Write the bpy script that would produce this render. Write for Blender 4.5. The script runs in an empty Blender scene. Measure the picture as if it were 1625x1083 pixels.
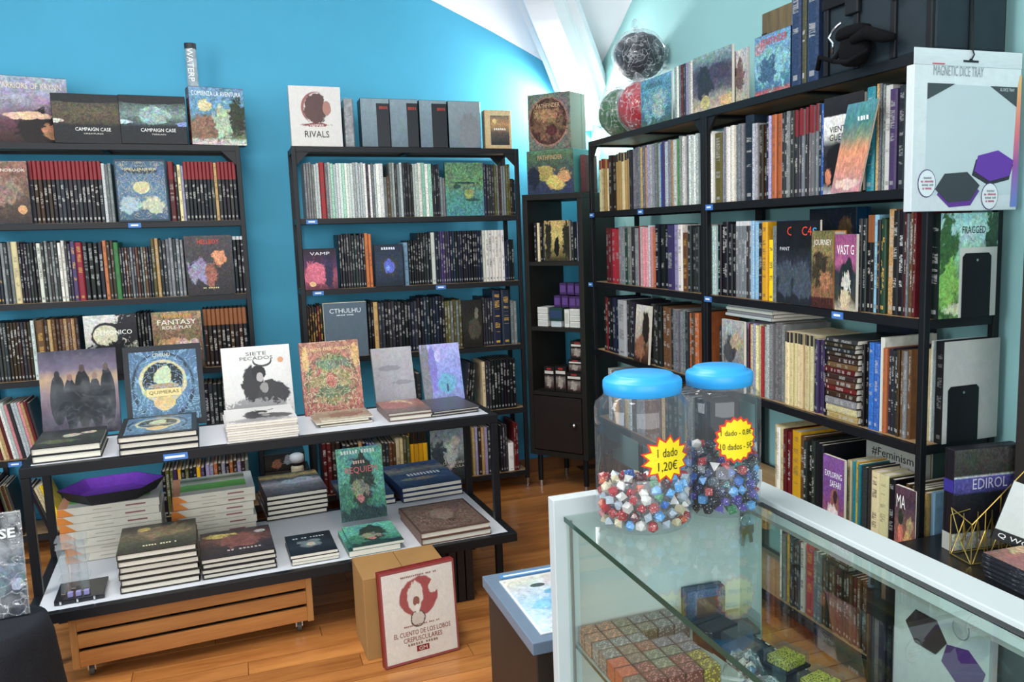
import bpy, math, random
from mathutils import Vector, Matrix, Euler

random.seed(7)
SC = bpy.context.scene
COL = SC.collection
R = math.radians

# ------------------------------------------------------------------ camera
CAM = Vector((-.3157, -4.6931, 1.4778))
FPX, YAW, PIT, ROL = 1376.16, .3841, -.1368, -.0254
IW, IH, U0, V0 = 1625., 1083., 812.5 + 119.51, 541.5 + 13.78
FW = Vector((math.sin(YAW) * math.cos(PIT), math.cos(YAW) * math.cos(PIT), math.sin(PIT)))
_r = Vector((math.cos(YAW), -math.sin(YAW), 0)); _u = _r.cross(FW)
RT = _r * math.cos(ROL) + _u * math.sin(ROL)
UP = -_r * math.sin(ROL) + _u * math.cos(ROL)
cam = bpy.data.cameras.new('camera'); camo = bpy.data.objects.new('camera', cam); COL.objects.link(camo)
m = Matrix((RT, UP, -FW)).transposed().to_4x4(); m.translation = CAM
camo.matrix_world = m
cam.sensor_fit = 'HORIZONTAL'; cam.sensor_width = 36; cam.lens = FPX / IW * 36
cam.shift_x = (IW / 2 - U0) / IW; cam.shift_y = (V0 - IH / 2) / IW
cam.clip_start = .02
SC.camera = camo

# ------------------------------------------------------------------ light
SC.view_settings.view_transform = 'Standard'; SC.view_settings.look = 'None'
SC.view_settings.gamma = 1; SC.view_settings.use_curve_mapping = False
SC.view_settings.exposure = 0.1
W = bpy.data.worlds.new('daylight'); SC.world = W; W.use_nodes = True
W.node_tree.nodes['Background'].inputs[0].default_value = (.93, .97, 1, 1)
W.node_tree.nodes['Background'].inputs[1].default_value = 1.0

def area(name, loc, target, sx, sy, power, col=(1, 1, 1)):
    l = bpy.data.lights.new(name, 'AREA'); l.shape = 'RECTANGLE'; l.size = sx; l.size_y = sy; l.energy = power; l.color = col
    o = bpy.data.objects.new(name, l); COL.objects.link(o); o.location = loc
    o.rotation_euler = (Vector(target) - Vector(loc)).to_track_quat('-Z', 'Y').to_euler()
    return o
area('ceiling_lamp_light', (-.3, -2.3, 3.2), (-.3, -2.2, 0), .5, 2.4, 62, (1, .97, .92))
area('ceiling_lamp_light', (-2.2, -2.3, 3.2), (-1.6, -2.0, 0), .5, 2.4, 40, (1, .97, .92))
area('shop_window_light', (-.8, -7.6, 1.9), (.3, 0, 1.2), 4.5, 2.6, 130, (.92, .97, 1))
area('side_fill_light', (-3.45, -3.4, 1.75), (1.4, -1.9, 1.1), 2.4, 1.9, 95, (.93, .98, 1))  # added fill from the left, brightens the shelves on the mint wall

# ------------------------------------------------------------------ photo point -> point on a known plane
def ray(u, v): return FW + RT * ((u - U0) / FPX) + UP * ((V0 - v) / FPX)
def on_plane(u, v, n, d):
    r = ray(u, v); n = Vector(n); return CAM + r * ((d - n.dot(CAM)) / n.dot(r))
def ax(u, v, x): return on_plane(u, v, (1, 0, 0), x)
def ay(u, v, y): return on_plane(u, v, (0, 1, 0), y)
def az(u, v, z): return on_plane(u, v, (0, 0, 1), z)
def proj_u(p):
    d = p - CAM; return U0 + FPX * d.dot(RT) / d.dot(FW)

# ------------------------------------------------------------------ colour + materials
def hx(s, a=1.0):
    c = [int(s[i:i + 2], 16) / 255 for i in (0, 2, 4)]
    return tuple([x / 12.92 if x <= .04045 else ((x + .055) / 1.055) ** 2.4 for x in c] + [a])
PAL = dict(black='17171b', charcoal='2c2d31', grey='6d7072', silver='a3a8a8', pale='bfc7c2', white='d9d6cc', cream='d2c295', tan='b08e5e',
           brown='5f422b', darkbrown='33251c', red='962a30', darkred='581a1e', orange='b3663e', ochre='d9a022', yellow='ecc81f', olive='57542f',
           green='42824a', darkgreen='1f3b2c', mint='9fc9b4', teal='2b7c83', lightblue='84a8c2', blue='3159a0', navy='1c2436', purple='3f3258',
           lilac='948fac', magenta='a52a78', pink='cf8a8f')
CNAME = dict(darkbrown='dark brown', darkred='dark red', darkgreen='dark green', lightblue='light blue', pale='pale grey')
MATS = {}
def newmat(name):
    m = bpy.data.materials.new(name); m.use_nodes = True; nt = m.node_tree
    return m, nt, nt.nodes['Principled BSDF']
def N(nt, typ, **kw):
    n = nt.nodes.new('ShaderNode' + typ)
    for k, v in kw.items(): setattr(n, k, v)
    return n
def L(nt, a, b): nt.links.new(a, b)
def mth(nt, op, a, b=None, c=None, clamp=False):
    n = N(nt, 'Math', operation=op); n.use_clamp = clamp
    for i, x in enumerate((a, b, c)):
        if x is None: continue
        if isinstance(x, (int, float)): n.inputs[i].default_value = x
        else: L(nt, x, n.inputs[i])
    return n.outputs[0]
def mixc(nt, f, a, b, mode='MIX'):
    n = N(nt, 'Mix', data_type='RGBA', blend_type=mode)
    for i, x in ((0, f), (6, a), (7, b)):
        if isinstance(x, (int, float)): n.inputs[i].default_value = x
        elif isinstance(x, tuple): n.inputs[i].default_value = x
        else: L(nt, x, n.inputs[i])
    return n.outputs[2]
def noise(nt, vec, scale, detail=2, rough=.5, col=False):
    n = N(nt, 'TexNoise'); n.inputs['Scale'].default_value = scale; n.inputs['Detail'].default_value = detail; n.inputs['Roughness'].default_value = rough
    if vec is not None: L(nt, vec, n.inputs['Vector'])
    return n.outputs['Color'] if col else n.outputs[0]
def rng(nt, x, a, b, c=0., d=1.):
    n = N(nt, 'MapRange'); n.inputs[1].default_value = a; n.inputs[2].default_value = b; n.inputs[3].default_value = c; n.inputs[4].default_value = d
    L(nt, x, n.inputs[0]); return n.outputs[0]
def plain(name, col, rough=.5, metal=0., var=.08, scale=6., coat=0., bump=0., spec=.4):
    """one colour with a slight cloudy variation"""
    if name in MATS: return MATS[name]
    m, nt, b = newmat(name); c = hx(col)
    tc = N(nt, 'TexCoord'); n = noise(nt, tc.outputs['Object'], scale, 4)
    f = rng(nt, n, .3, .7, 1 - var, 1 + var)
    L(nt, mixc(nt, 1.0, c, f, 'MULTIPLY'), b.inputs['Base Color'])
    b.inputs['Roughness'].default_value = rough; b.inputs['Metallic'].default_value = metal; b.inputs['Specular IOR Level'].default_value = spec; b.inputs['Coat Weight'].default_value = coat
    if bump:
        bn = N(nt, 'Bump'); bn.inputs['Strength'].default_value = bump; bn.inputs['Distance'].default_value = .01
        L(nt, noise(nt, tc.outputs['Object'], scale * 8, 3), bn.inputs['Height']); L(nt, bn.outputs[0], b.inputs['Normal'])
    MATS[name] = m; return m
def woodmat(name, c1, c2, axis=0, rough=.45, objvar=.12):
    if name in MATS: return MATS[name]
    m, nt, b = newmat(name)
    tc = N(nt, 'TexCoord'); oi = N(nt, 'ObjectInfo')
    mp = N(nt, 'Mapping'); s = [9, 9, 9]; s[axis] = .9; mp.inputs['Scale'].default_value = s
    L(nt, tc.outputs['Object'], mp.inputs['Vector'])
    add = N(nt, 'VectorMath', operation='ADD'); L(nt, mp.outputs[0], add.inputs[0])
    L(nt, mth(nt, 'MULTIPLY', oi.outputs['Random'], 37.), add.inputs[1])
    n1 = noise(nt, add.outputs[0], 1.6, 5, .6); n2 = noise(nt, add.outputs[0], 14, 2, .5)
    f = mth(nt, 'ADD', mth(nt, 'MULTIPLY', n1, .8), mth(nt, 'MULTIPLY', n2, .25))
    c = mixc(nt, rng(nt, f, .35, .7), hx(c1), hx(c2))
    v = rng(nt, oi.outputs['Random'], 0, 1, 1 - objvar, 1 + objvar)
    L(nt, mixc(nt, 1.0, c, v, 'MULTIPLY'), b.inputs['Base Color'])
    b.inputs['Roughness'].default_value = rough
    MATS[name] = m; return m
def glassmat(name, tint, ior=1.45, rough=.0, body=0.0):
    """thin clear sheet: tinted see-through plus mirror by Fresnel"""
    if name in MATS: return MATS[name]
    m = bpy.data.materials.new(name); m.use_nodes = True; nt = m.node_tree; nt.nodes.clear()
    out = N(nt, 'OutputMaterial'); tr = N(nt, 'BsdfTransparent'); tr.inputs[0].default_value = hx(tint)
    gl = N(nt, 'BsdfGlossy'); gl.inputs['Roughness'].default_value = rough; gl.inputs[0].default_value = (1, 1, 1, 1)
    fr = N(nt, 'Fresnel'); fr.inputs[0].default_value = ior; geo = N(nt, 'NewGeometry')
    ff = mth(nt, 'MULTIPLY', fr.outputs[0], mth(nt, 'SUBTRACT', 1., geo.outputs['Backfacing']))
    mx = N(nt, 'MixShader'); L(nt, ff, mx.inputs[0]); L(nt, tr.outputs[0], mx.inputs[1]); L(nt, gl.outputs[0], mx.inputs[2])
    last = mx.outputs[0]
    if body:
        df = N(nt, 'BsdfDiffuse'); df.inputs[0].default_value = (.9, .92, .95, 1)
        m2 = N(nt, 'MixShader'); m2.inputs[0].default_value = body; L(nt, last, m2.inputs[1]); L(nt, df.outputs[0], m2.inputs[2]); last = m2.outputs[0]
    L(nt, last, out.inputs[0]); MATS[name] = m; return m
def wrapmat(name, crease=.3):
    """crinkled clear plastic bag: see-through with white creases"""
    if name in MATS: return MATS[name]
    m = bpy.data.materials.new(name); m.use_nodes = True; nt = m.node_tree; nt.nodes.clear()
    out = N(nt, 'OutputMaterial'); tr = N(nt, 'BsdfTransparent'); tr.inputs[0].default_value = (.96, .97, .98, 1)
    tc = N(nt, 'TexCoord'); n1 = N(nt, 'TexVoronoi', feature='DISTANCE_TO_EDGE'); n1.inputs['Scale'].default_value = 16
    dis = N(nt, 'VectorMath', operation='ADD'); L(nt, tc.outputs['Object'], dis.inputs[0])
    sc = N(nt, 'VectorMath', operation='SCALE'); L(nt, noise(nt, tc.outputs['Object'], 6, 3, .6, True), sc.inputs[0]); sc.inputs['Scale'].default_value = .35
    L(nt, sc.outputs[0], dis.inputs[1]); L(nt, dis.outputs[0], n1.inputs['Vector'])
    ln = rng(nt, n1.outputs['Distance'], .0, .05, 1, 0)
    gl = N(nt, 'BsdfGlossy'); gl.inputs['Roughness'].default_value = .12
    df = N(nt, 'BsdfDiffuse'); df.inputs[0].default_value = (.9, .92, .95, 1)
    a = N(nt, 'MixShader'); a.inputs[0].default_value = .5; L(nt, gl.outputs[0], a.inputs[1]); L(nt, df.outputs[0], a.inputs[2])
    fr = N(nt, 'LayerWeight'); fr.inputs[0].default_value = .18
    haze = rng(nt, noise(nt, tc.outputs['Object'], 14, 3, .6), .45, .8, 0, crease * .7)
    f = mth(nt, 'ADD', mth(nt, 'ADD', mth(nt, 'MULTIPLY', ln, crease), haze), mth(nt, 'MULTIPLY', fr.outputs['Facing'], .45), clamp=True)
    mx = N(nt, 'MixShader'); L(nt, f, mx.inputs[0]); L(nt, tr.outputs[0], mx.inputs[1]); L(nt, a.outputs[0], mx.inputs[2])
    bn = N(nt, 'Bump'); bn.inputs['Strength'].default_value = .8; bn.inputs['Distance'].default_value = .01
    L(nt, ln, bn.inputs['Height']); L(nt, bn.outputs[0], gl.inputs['Normal'])
    L(nt, mx.outputs[0], out.inputs[0]); MATS[name] = m; return m
def art(name, stops, blobs=(), rects=(), nz=(5., .35), border=None, rough=.36, warp=.15, orn=None):
    """printed cover: vertical colour stops, ellipses and rectangles on the UV of the face, painterly mottling, optional filigree"""
    if name in MATS: return MATS[name]
    m, nt, b = newmat(name)
    uv = N(nt, 'UVMap'); sp = N(nt, 'SeparateXYZ'); L(nt, uv.outputs[0], sp.inputs[0]); u, v = sp.outputs[0], sp.outputs[1]
    sd = sum(map(ord, name)) % 97
    off = N(nt, 'VectorMath', operation='ADD'); L(nt, uv.outputs[0], off.inputs[0]); off.inputs[1].default_value = (sd * .37, sd * .61, 0); P_ = off.outputs[0]
    def nn(scale, det, rgh, dist, col=False, vec=None):
        n = N(nt, 'TexNoise'); n.inputs['Scale'].default_value = scale; n.inputs['Detail'].default_value = det; n.inputs['Roughness'].default_value = rgh; n.inputs['Distortion'].default_value = dist
        L(nt, vec or P_, n.inputs['Vector']); return n.outputs['Color'] if col else n.outputs[0]
    vv = mth(nt, 'ADD', v, mth(nt, 'MULTIPLY', mth(nt, 'SUBTRACT', nn(nz[0] * .8, 4, .6, .8), .5), warp))
    rp = N(nt, 'ValToRGB'); L(nt, vv, rp.inputs[0]); el = rp.color_ramp.elements
    while len(el) < len(stops): el.new(.5)
    for e, (p, c) in zip(el, stops): e.position = p; e.color = hx(c)
    col = rp.outputs[0]
    for i, (cx, cy, rx, ry, c, amt) in enumerate(blobs):
        du = mth(nt, 'DIVIDE', mth(nt, 'SUBTRACT', u, cx), rx); dv = mth(nt, 'DIVIDE', mth(nt, 'SUBTRACT', v, cy), ry)
        d = mth(nt, 'SQRT', mth(nt, 'ADD', mth(nt, 'MULTIPLY', du, du), mth(nt, 'MULTIPLY', dv, dv)))
        if amt: d = mth(nt, 'ADD', d, mth(nt, 'MULTIPLY', mth(nt, 'SUBTRACT', nn(4.5 + 1.3 * i, 5, .6, .9), .5), amt * 2.6))
        sf = .02 + .1 * min(1., amt)
        col = mixc(nt, rng(nt, d, 1 - sf, 1 + sf), hx(c), col)
    if nz[1]:
        k = nz[1]
        bc = N(nt, 'BrightContrast'); bc.inputs[2].default_value = 1.3; L(nt, nn(nz[0] * 1.1, 3, .55, 1.6, True), bc.inputs[0])
        col = mixc(nt, min(1, .75 * k), col, mixc(nt, 1., col, bc.outputs[0], 'OVERLAY'))
        col = mixc(nt, 1., col, rng(nt, nn(nz[0] * 1.5, 4, .6, 2.2), .34, .66, 1 - .7 * k, 1 + .6 * k), 'MULTIPLY')
        col = mixc(nt, 1., col, rng(nt, nn(nz[0] * 4.5, 4, .6, 1.2), .36, .64, 1 - .5 * k, 1 + .5 * k), 'MULTIPLY')
        ed = mth(nt, 'ABSOLUTE', mth(nt, 'SUBTRACT', nn(nz[0] * 1.7, 2, .5, 2.6), .5))
        col = mixc(nt, mth(nt, 'MULTIPLY', rng(nt, ed, .0, .03, 1, 0), .75 * k), col, (.012, .011, .012, 1))
    if orn:
        oc, osc, of = orn; mu = mth(nt, 'ABSOLUTE', mth(nt, 'SUBTRACT', u, .48)); cb = N(nt, 'CombineXYZ'); L(nt, mth(nt, 'ADD', mu, sd * .1), cb.inputs[0]); L(nt, v, cb.inputs[1])
        ln = mth(nt, 'ABSOLUTE', mth(nt, 'SUBTRACT', nn(osc, 2, .5, 1.4, vec=cb.outputs[0]), .5))
        col = mixc(nt, mth(nt, 'MULTIPLY', rng(nt, ln, .012, .03, 1, 0), of), col, hx(oc))
    for (a0, b0, a1, b1, c) in rects:
        f = mth(nt, 'MULTIPLY', mth(nt, 'MULTIPLY', mth(nt, 'GREATER_THAN', u, a0), mth(nt, 'LESS_THAN', u, a1)),
                mth(nt, 'MULTIPLY', mth(nt, 'GREATER_THAN', v, b0), mth(nt, 'LESS_THAN', v, b1)))
        col = mixc(nt, f, col, hx(c))
    if border:
        w, c = border
        e = mth(nt, 'MINIMUM', mth(nt, 'MINIMUM', u, mth(nt, 'SUBTRACT', 1., u)), mth(nt, 'MINIMUM', v, mth(nt, 'SUBTRACT', 1., v)))
        col = mixc(nt, mth(nt, 'LESS_THAN', e, w), col, hx(c))
    hs = N(nt, 'HueSaturation'); hs.inputs['Saturation'].default_value = .82; L(nt, col, hs.inputs['Color'])
    L(nt, hs.outputs[0], b.inputs['Base Color']); b.inputs['Roughness'].default_value = rough; b.inputs['Specular IOR Level'].default_value = .25
    MATS[name] = m; return m
def spine_mat():
    m, nt, b = newmat('printed_spine')
    uv = N(nt, 'UVMap'); sp = N(nt, 'SeparateXYZ'); L(nt, uv.outputs[0], sp.inputs[0]); u, v = sp.outputs[0], sp.outputs[1]
    oi = N(nt, 'ObjectInfo'); rd = oi.outputs['Random']
    def at(n): a = N(nt, 'Attribute', attribute_type='OBJECT', attribute_name=n); return a
    band, text, sty = at('band_color'), at('text_color'), at('spine_style')
    ss = N(nt, 'SeparateXYZ'); L(nt, sty.outputs['Vector'], ss.inputs[0]); bf, ta, mo = ss.outputs
    def vec(su, sv, k):
        c = N(nt, 'CombineXYZ'); L(nt, mth(nt, 'MULTIPLY', u, su), c.inputs[0]); L(nt, mth(nt, 'MULTIPLY', v, sv), c.inputs[1]); L(nt, mth(nt, 'MULTIPLY', rd, k), c.inputs[2]); return c.outputs[0]
    col = oi.outputs['Color']
    # mottle: printed pictures running over the spine
    mc = noise(nt, vec(2.2, 11, 91.), 2.4, 4, .7, True); mv = noise(nt, vec(3, 30, 57.), 2., 3, .7)
    hs = N(nt, 'HueSaturation'); hs.inputs['Saturation'].default_value = .5; hs.inputs['Value'].default_value = 1.; L(nt, mc, hs.inputs['Color'])
    col = mixc(nt, mo, col, mixc(nt, .8, col, hs.outputs[0], 'OVERLAY'))
    col = mixc(nt, mth(nt, 'MULTIPLY', mo, .9), col, mixc(nt, 1., col, rng(nt, mv, .35, .65, .25, 1.7), 'MULTIPLY'))
    # top band
    col = mixc(nt, mth(nt, 'GREATER_THAN', v, mth(nt, 'SUBTRACT', 1., bf)), col, band.outputs['Color'])
    # lettering down the spine
    mu = mth(nt, 'LESS_THAN', mth(nt, 'ABSOLUTE', mth(nt, 'SUBTRACT', u, .5)), .27)
    lo = mth(nt, 'ADD', .2, mth(nt, 'MULTIPLY', rd, .2)); hi = mth(nt, 'SUBTRACT', .93, mth(nt, 'MULTIPLY', bf, 1.05))
    mvv = mth(nt, 'MULTIPLY', mth(nt, 'GREATER_THAN', v, lo), mth(nt, 'LESS_THAN', v, hi))
    seg = mth(nt, 'GREATER_THAN', noise(nt, vec(0, 7, 33.), 1.3, 1), .5)
    gly = mth(nt, 'GREATER_THAN', noise(nt, vec(2.2, 95, 11.), 1.0, 2), .47)
    t = mth(nt, 'MULTIPLY', mth(nt, 'MULTIPLY', mu, mvv), mth(nt, 'MULTIPLY', seg, gly))
    tagm = mth(nt, 'MULTIPLY', mth(nt, 'MULTIPLY', mth(nt, 'GREATER_THAN', v, .045), mth(nt, 'LESS_THAN', v, .085)), mth(nt, 'LESS_THAN', mth(nt, 'ABSOLUTE', mth(nt, 'SUBTRACT', u, .5)), .22))
    t = mth(nt, 'MULTIPLY', mth(nt, 'MULTIPLY', mth(nt, 'ADD', t, tagm, clamp=True), ta), rng(nt, noise(nt, vec(0, 0, 713.), 3., 0), .3, .7, .35, 1.))
    col = mixc(nt, t, col, text.outputs['Color'])
    L(nt, col, b.inputs['Base Color']); b.inputs['Roughness'].default_value = .36; b.inputs['Specular IOR Level'].default_value = .25
    return m
def cover_mat():
    m, nt, b = newmat('book_cover'); oi = N(nt, 'ObjectInfo'); tc = N(nt, 'TexCoord')
    n = noise(nt, tc.outputs['Object'], 30, 3)
    L(nt, mixc(nt, 1., oi.outputs['Color'], rng(nt, n, .3, .7, .8, 1.2), 'MULTIPLY'), b.inputs['Base Color']); b.inputs['Roughness'].default_value = .4; b.inputs['Specular IOR Level'].default_value = .25
    return m
def paper_mat():
    m, nt, b = newmat('paper_edges'); tc = N(nt, 'TexCoord'); mp = N(nt, 'Mapping'); mp.inputs['Scale'].default_value = (900, 900, 900)
    L(nt, tc.outputs['Object'], mp.inputs[0]); n = noise(nt, mp.outputs[0], 1., 1)
    L(nt, mixc(nt, rng(nt, n, .3, .7), hx('cfc5b3'), hx('e9e2d4')), b.inputs['Base Color']); b.inputs['Roughness'].default_value = .8
    return m
M_SPINE, M_COVER, M_PAPER = spine_mat(), cover_mat(), paper_mat()
M_BLACK = plain('black_powder_coat', '111216', .42, 0, .1, 20, spec=.3)
M_CHROME = plain('chrome', 'c9ccd0', .18, 1.)
M_WHITE = plain('white_laminate', 'cfd2d8', .35, 0, .03)
M_BOARD = woodmat('shelf_board_wood', '8a6a48', 'b09068', 0, .5)
M_TAGBLUE = plain('label_blue', '3f73b8', .5)
M_INK = {}
def ink(c):
    if c not in M_INK: M_INK[c] = plain('ink_' + c, c, .45, 0, .02)
    return M_INK[c]

# ------------------------------------------------------------------ mesh building
class MB:
    def __init__(s): s.v, s.f, s.m, s.u = [], [], [], []
    def quad(s, pts, mat=0, uv=None):
        i = len(s.v); s.v += [tuple(p) for p in pts]; s.f.append(tuple(range(i, i + len(pts)))); s.m.append(mat)
        s.u.append(uv or ([(0, 0), (1, 0), (1, 1), (0, 1)] if len(pts) == 4 else [(0, 0)] * len(pts))); return s
    def faces(s, verts, faces, mat=0, uvs=None):
        i = len(s.v); s.v += [tuple(p) for p in verts]
        for k, f in enumerate(faces):
            s.f.append(tuple(i + j for j in f)); s.m.append(mat[k] if isinstance(mat, (list, tuple)) else mat)
            s.u.append(uvs[k] if uvs else ([(0, 0), (1, 0), (1, 1), (0, 1)] if len(f) == 4 else [(0, 0)] * len(f)))
        return s
    def box(s, a, b, mat=0, fm=None, M=None):
        x0, y0, z0 = a; x1, y1, z1 = b
        V = [(x0, y0, z0), (x1, y0, z0), (x1, y1, z0), (x0, y1, z0), (x0, y0, z1), (x1, y0, z1), (x1, y1, z1), (x0, y1, z1)]
        if M is not None: V = [M @ Vector(p) for p in V]
        F = dict(front=(0, 1, 5, 4), right=(1, 2, 6, 5), back=(2, 3, 7, 6), left=(3, 0, 4, 7), top=(4, 5, 6, 7), bottom=(3, 2, 1, 0))
        mm = [(fm or {}).get(k, mat) for k in F]
        return s.faces(V, list(F.values()), mm)
    def prism(s, pts, z0, z1, mat=0, side=None, uside=None, cap=None, M=None):
        """2D outline (counter-clockwise) extruded in z"""
        n = len(pts); V = [(p[0], p[1], z0) for p in pts] + [(p[0], p[1], z1) for p in pts]
        if M is not None: V = [M @ Vector(p) for p in V]
        F = []; mm = []; U = []
        for k in range(n):
            j = (k + 1) % n; F.append((k, j, n + j, n + k)); mm.append(side[k] if side else mat)
            U.append([(uside[k][0], 0), (uside[k][1], 0), (uside[k][1], 1), (uside[k][0], 1)] if uside else [(0, 0), (1, 0), (1, 1), (0, 1)])
        F.append(tuple(range(n, 2 * n))); F.append(tuple(range(n - 1, -1, -1))); mm += [mat if cap is None else cap] * 2; U += [[(0, 0)] * n] * 2
        return s.faces(V, F, mm, U)
    def lathe(s, prof, n=32, mat=0, c=(0, 0, 0), closed=False):
        V = []; F = []; P = len(prof)
        for k in range(n):
            a = 2 * math.pi * k / n
            for r, z in prof: V.append((c[0] + r * math.cos(a), c[1] + r * math.sin(a), c[2] + z))
        for k in range(n):
            j = (k + 1) % n
            for i in range(P - 1):
                F.append((k * P + i, j * P + i, j * P + i + 1, k * P + i + 1))
        return s.faces(V, F, mat)
    def tube(s, path, r, n=8, mat=0, cap=True):
        path = [Vector(p) for p in path]; V = []; F = []; ref = None
        for i, p in enumerate(path):
            t = ((path[i] - path[i - 1]).normalized() if i else Vector()) + ((path[i + 1] - path[i]).normalized() if i < len(path) - 1 else Vector())
            t.normalize()
            if ref is None: ref = Vector((0, 0, 1)) if abs(t.z) < .9 else Vector((1, 0, 0))
            a = t.cross(ref).normalized(); b = a.cross(t).normalized(); ref = b
            rr = r[i] if isinstance(r, (list, tuple)) else r
            for k in range(n):
                an = 2 * math.pi * k / n; V.append(p + a * (rr * math.cos(an)) + b * (rr * math.sin(an)))
        for i in range(len(path) - 1):
            for k in range(n):
                j = (k + 1) % n; F.append((i * n + k, i * n + j, (i + 1) * n + j, (i + 1) * n + k))
        if cap: F.append(tuple(range(n - 1, -1, -1))); F.append(tuple(range((len(path) - 1) * n, len(path) * n)))
        return s.faces(V, F, mat)
    def mesh(s, name, mats, smooth=False):
        me = bpy.data.meshes.new(name); me.from_pydata(s.v, [], s.f)
        me.uv_layers.new(name='UVMap'); d = me.uv_layers[0].data
        flat = [c for f in s.u for p in f for c in p]; d.foreach_set('uv', flat)
        for mt in (mats if isinstance(mats, (list, tuple)) else [mats]): me.materials.append(mt)
        me.polygons.foreach_set('material_index', s.m)
        if smooth: me.polygons.foreach_set('use_smooth', [True] * len(s.f))
        me.update(); return me
    def obj(s, name, mats, parent=None, loc=(0, 0, 0), rot=(0, 0, 0), bevel=0, smooth=False, weld=False):
        return place(name, s.mesh(name, mats, smooth), parent, loc, rot, bevel)
def place(name, me, parent=None, loc=(0, 0, 0), rot=(0, 0, 0), bevel=0):
    o = bpy.data.objects.new(name, me); COL.objects.link(o); o.parent = parent; o.location = loc; o.rotation_euler = rot
    if bevel:
        b = o.modifiers.new('edge', 'BEVEL'); b.width = bevel; b.segments = 2; b.limit_method = 'ANGLE'
    return o
def tag(o, label, cat, group=None):
    o['label'] = label; o['category'] = cat
    if group: o['group'] = group
    return o
def thing(name, label, cat, loc=(0, 0, 0), rot=(0, 0, 0), group=None, M=None):
    o = bpy.data.objects.new(name, None); COL.objects.link(o); o.location = loc; o.rotation_euler = rot; o.empty_display_size = .05
    if M is not None: o.matrix_world = M
    return tag(o, label, cat, group)
def struct(o): o['kind'] = 'structure'; return o
TEXTS = []
def text(parent, s, w, pos, col='f0eee6', rot=(R(90), 0, 0), h=None, name='lettering', bold=0.0):
    """flat lettering, w wide (and h high), centred at pos in the parent's space"""
    cu = bpy.data.curves.new(name, 'FONT'); cu.body = s; cu.align_x = 'CENTER'; cu.align_y = 'CENTER'; cu.size = 1; cu.offset = bold; cu.resolution_u = 2
    o = bpy.data.objects.new(name, cu); COL.objects.link(o); TEXTS.append((o, parent, w, h, pos, rot, ink(col), name)); return o

def marks(parent, w, pos, col='e0ddd2', rot=(R(90), 0, 0), h=.01, n=7, seed=0):
    """a line of print too small to read"""
    rnd = random.Random(seed + n); b = MB(); x = -w / 2; k = w / n
    for i in range(n):
        if rnd.random() < .14: x += k; continue
        b.quad([(x, -h / 2 * rnd.uniform(.7, 1), 0), (x + k * rnd.uniform(.5, .8), -h / 2, 0), (x + k * rnd.uniform(.5, .8), h / 2 * rnd.uniform(.7, 1), 0), (x, h / 2, 0)]); x += k
    return b.obj('print_line', ink(col), parent, pos, rot)
# ================================================================== THE ROOM
XM, YB = 1.765, .30
M_WBLUE = plain('blue_wall_paint', '469fc0', .7, 0, .03, 3, bump=.05)
M_WMINT = plain('mint_wall_paint', '9ccccb', .7, 0, .03, 3, bump=.05)
M_PLASTER = plain('white_plaster', 'e9e8ee', .8, 0, .02, 3)
def lerp_path(P, n):
    P = [Vector(p) for p in P]; D = [0]
    for a, b in zip(P, P[1:]): D.append(D[-1] + (b - a).length)
    out = []
    for i in range(n):
        t = D[-1] * i / (n - 1); k = max(j for j in range(len(D)) if D[j] <= t + 1e-9); k = min(k, len(P) - 2)
        out.append(P[k].lerp(P[k + 1], (t - D[k]) / (D[k + 1] - D[k])))
    return out
ARCH_B = [(1.70, 2.1), (1.66, 2.25), (1.625, 2.35), (1.539, 2.437), (1.384, 2.515), (1.16, 2.623), (.82, 2.771), (.45, 2.90), (0, 2.99), (-.8, 3.02), (-1.6, 2.9), (-2.2, 2.72), (-2.8, 2.4), (-3.2, 2.1)]
ARCH_M = [(.3, 2.1), (.285, 2.25), (.25, 2.34), (.12, 2.44), (.021, 2.496), (-.158, 2.595), (-.309, 2.691), (-.75, 2.88), (-1.3, 3.0), (-2.2, 3.05), (-3.4, 2.85), (-4.6, 2.3), (-5, 2.1)]
FLOOR = struct(MB().box((-3.6, -6.2, -.08), (XM + .12, YB + .12, -.008)).obj('floor', plain('floor_joint_brown', '4a2f1a', .7)))  # dark brown base seen in the joints between planks
plank = MB().box((-.5, -.048, -.008), (.5, .048, 0)).mesh('plank', woodmat('laminate_oak', '8f5227', 'c58446', 0, .3, .16))
row = 0; y = YB - .06
while y > -3.4:
    x = -1.9 + (row * .37) % 1.0
    while x < 2.1:
        if x > -1.7:
            o = place('plank', plank, FLOOR, (x, y, 0)); o.scale = (.998, .985, 1)
            if x + .5 > XM: o.scale.x = (XM - x + .5) / 1.0; o.location.x = (x - .5 + XM) / 2
        x += 1.0
    y -= .0975; row += 1
# back wall, side wall: arched tops
bw = MB(); pts = [(-3.6, 0), (XM + .1, 0), (XM + .1, 2.1)] + ARCH_B + [(-3.6, 2.1)]
Mb = Matrix(((1, 0, 0, 0), (0, 0, -1, YB + .1), (0, 1, 0, 0), (0, 0, 0, 1)))
bw.prism(pts, 0, .1, M=Mb); struct(bw.obj('wall_back', M_WBLUE))
rw = MB(); pts = [(-6.2, 0), (-6.2, 2.1)] + ARCH_M[::-1] + [(YB, 2.1), (YB, 0)]
Mr = Matrix(((0, 0, 1, XM), (1, 0, 0, 0), (0, 1, 0, 0), (0, 0, 0, 1)))
rw.prism(pts[::-1], 0, .1, M=Mr); struct(rw.obj('wall_right', M_WMINT))
struct(MB().box((-3.7, -6.2, 0), (-3.6, YB + .1, 3.4)).obj('wall_left', M_WBLUE))
RIB = [Vector((1.74, .27, 2.1))] + [on_plane(u, v, (1, -1, 0), XM - YB) for u, v in ((926, 152), (908, 100), (888, 50), (868, 0), (842, -70), (800, -160))]
RIB.append(Vector((-.2, -1.7, 3.2)))
NP = 40
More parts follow.
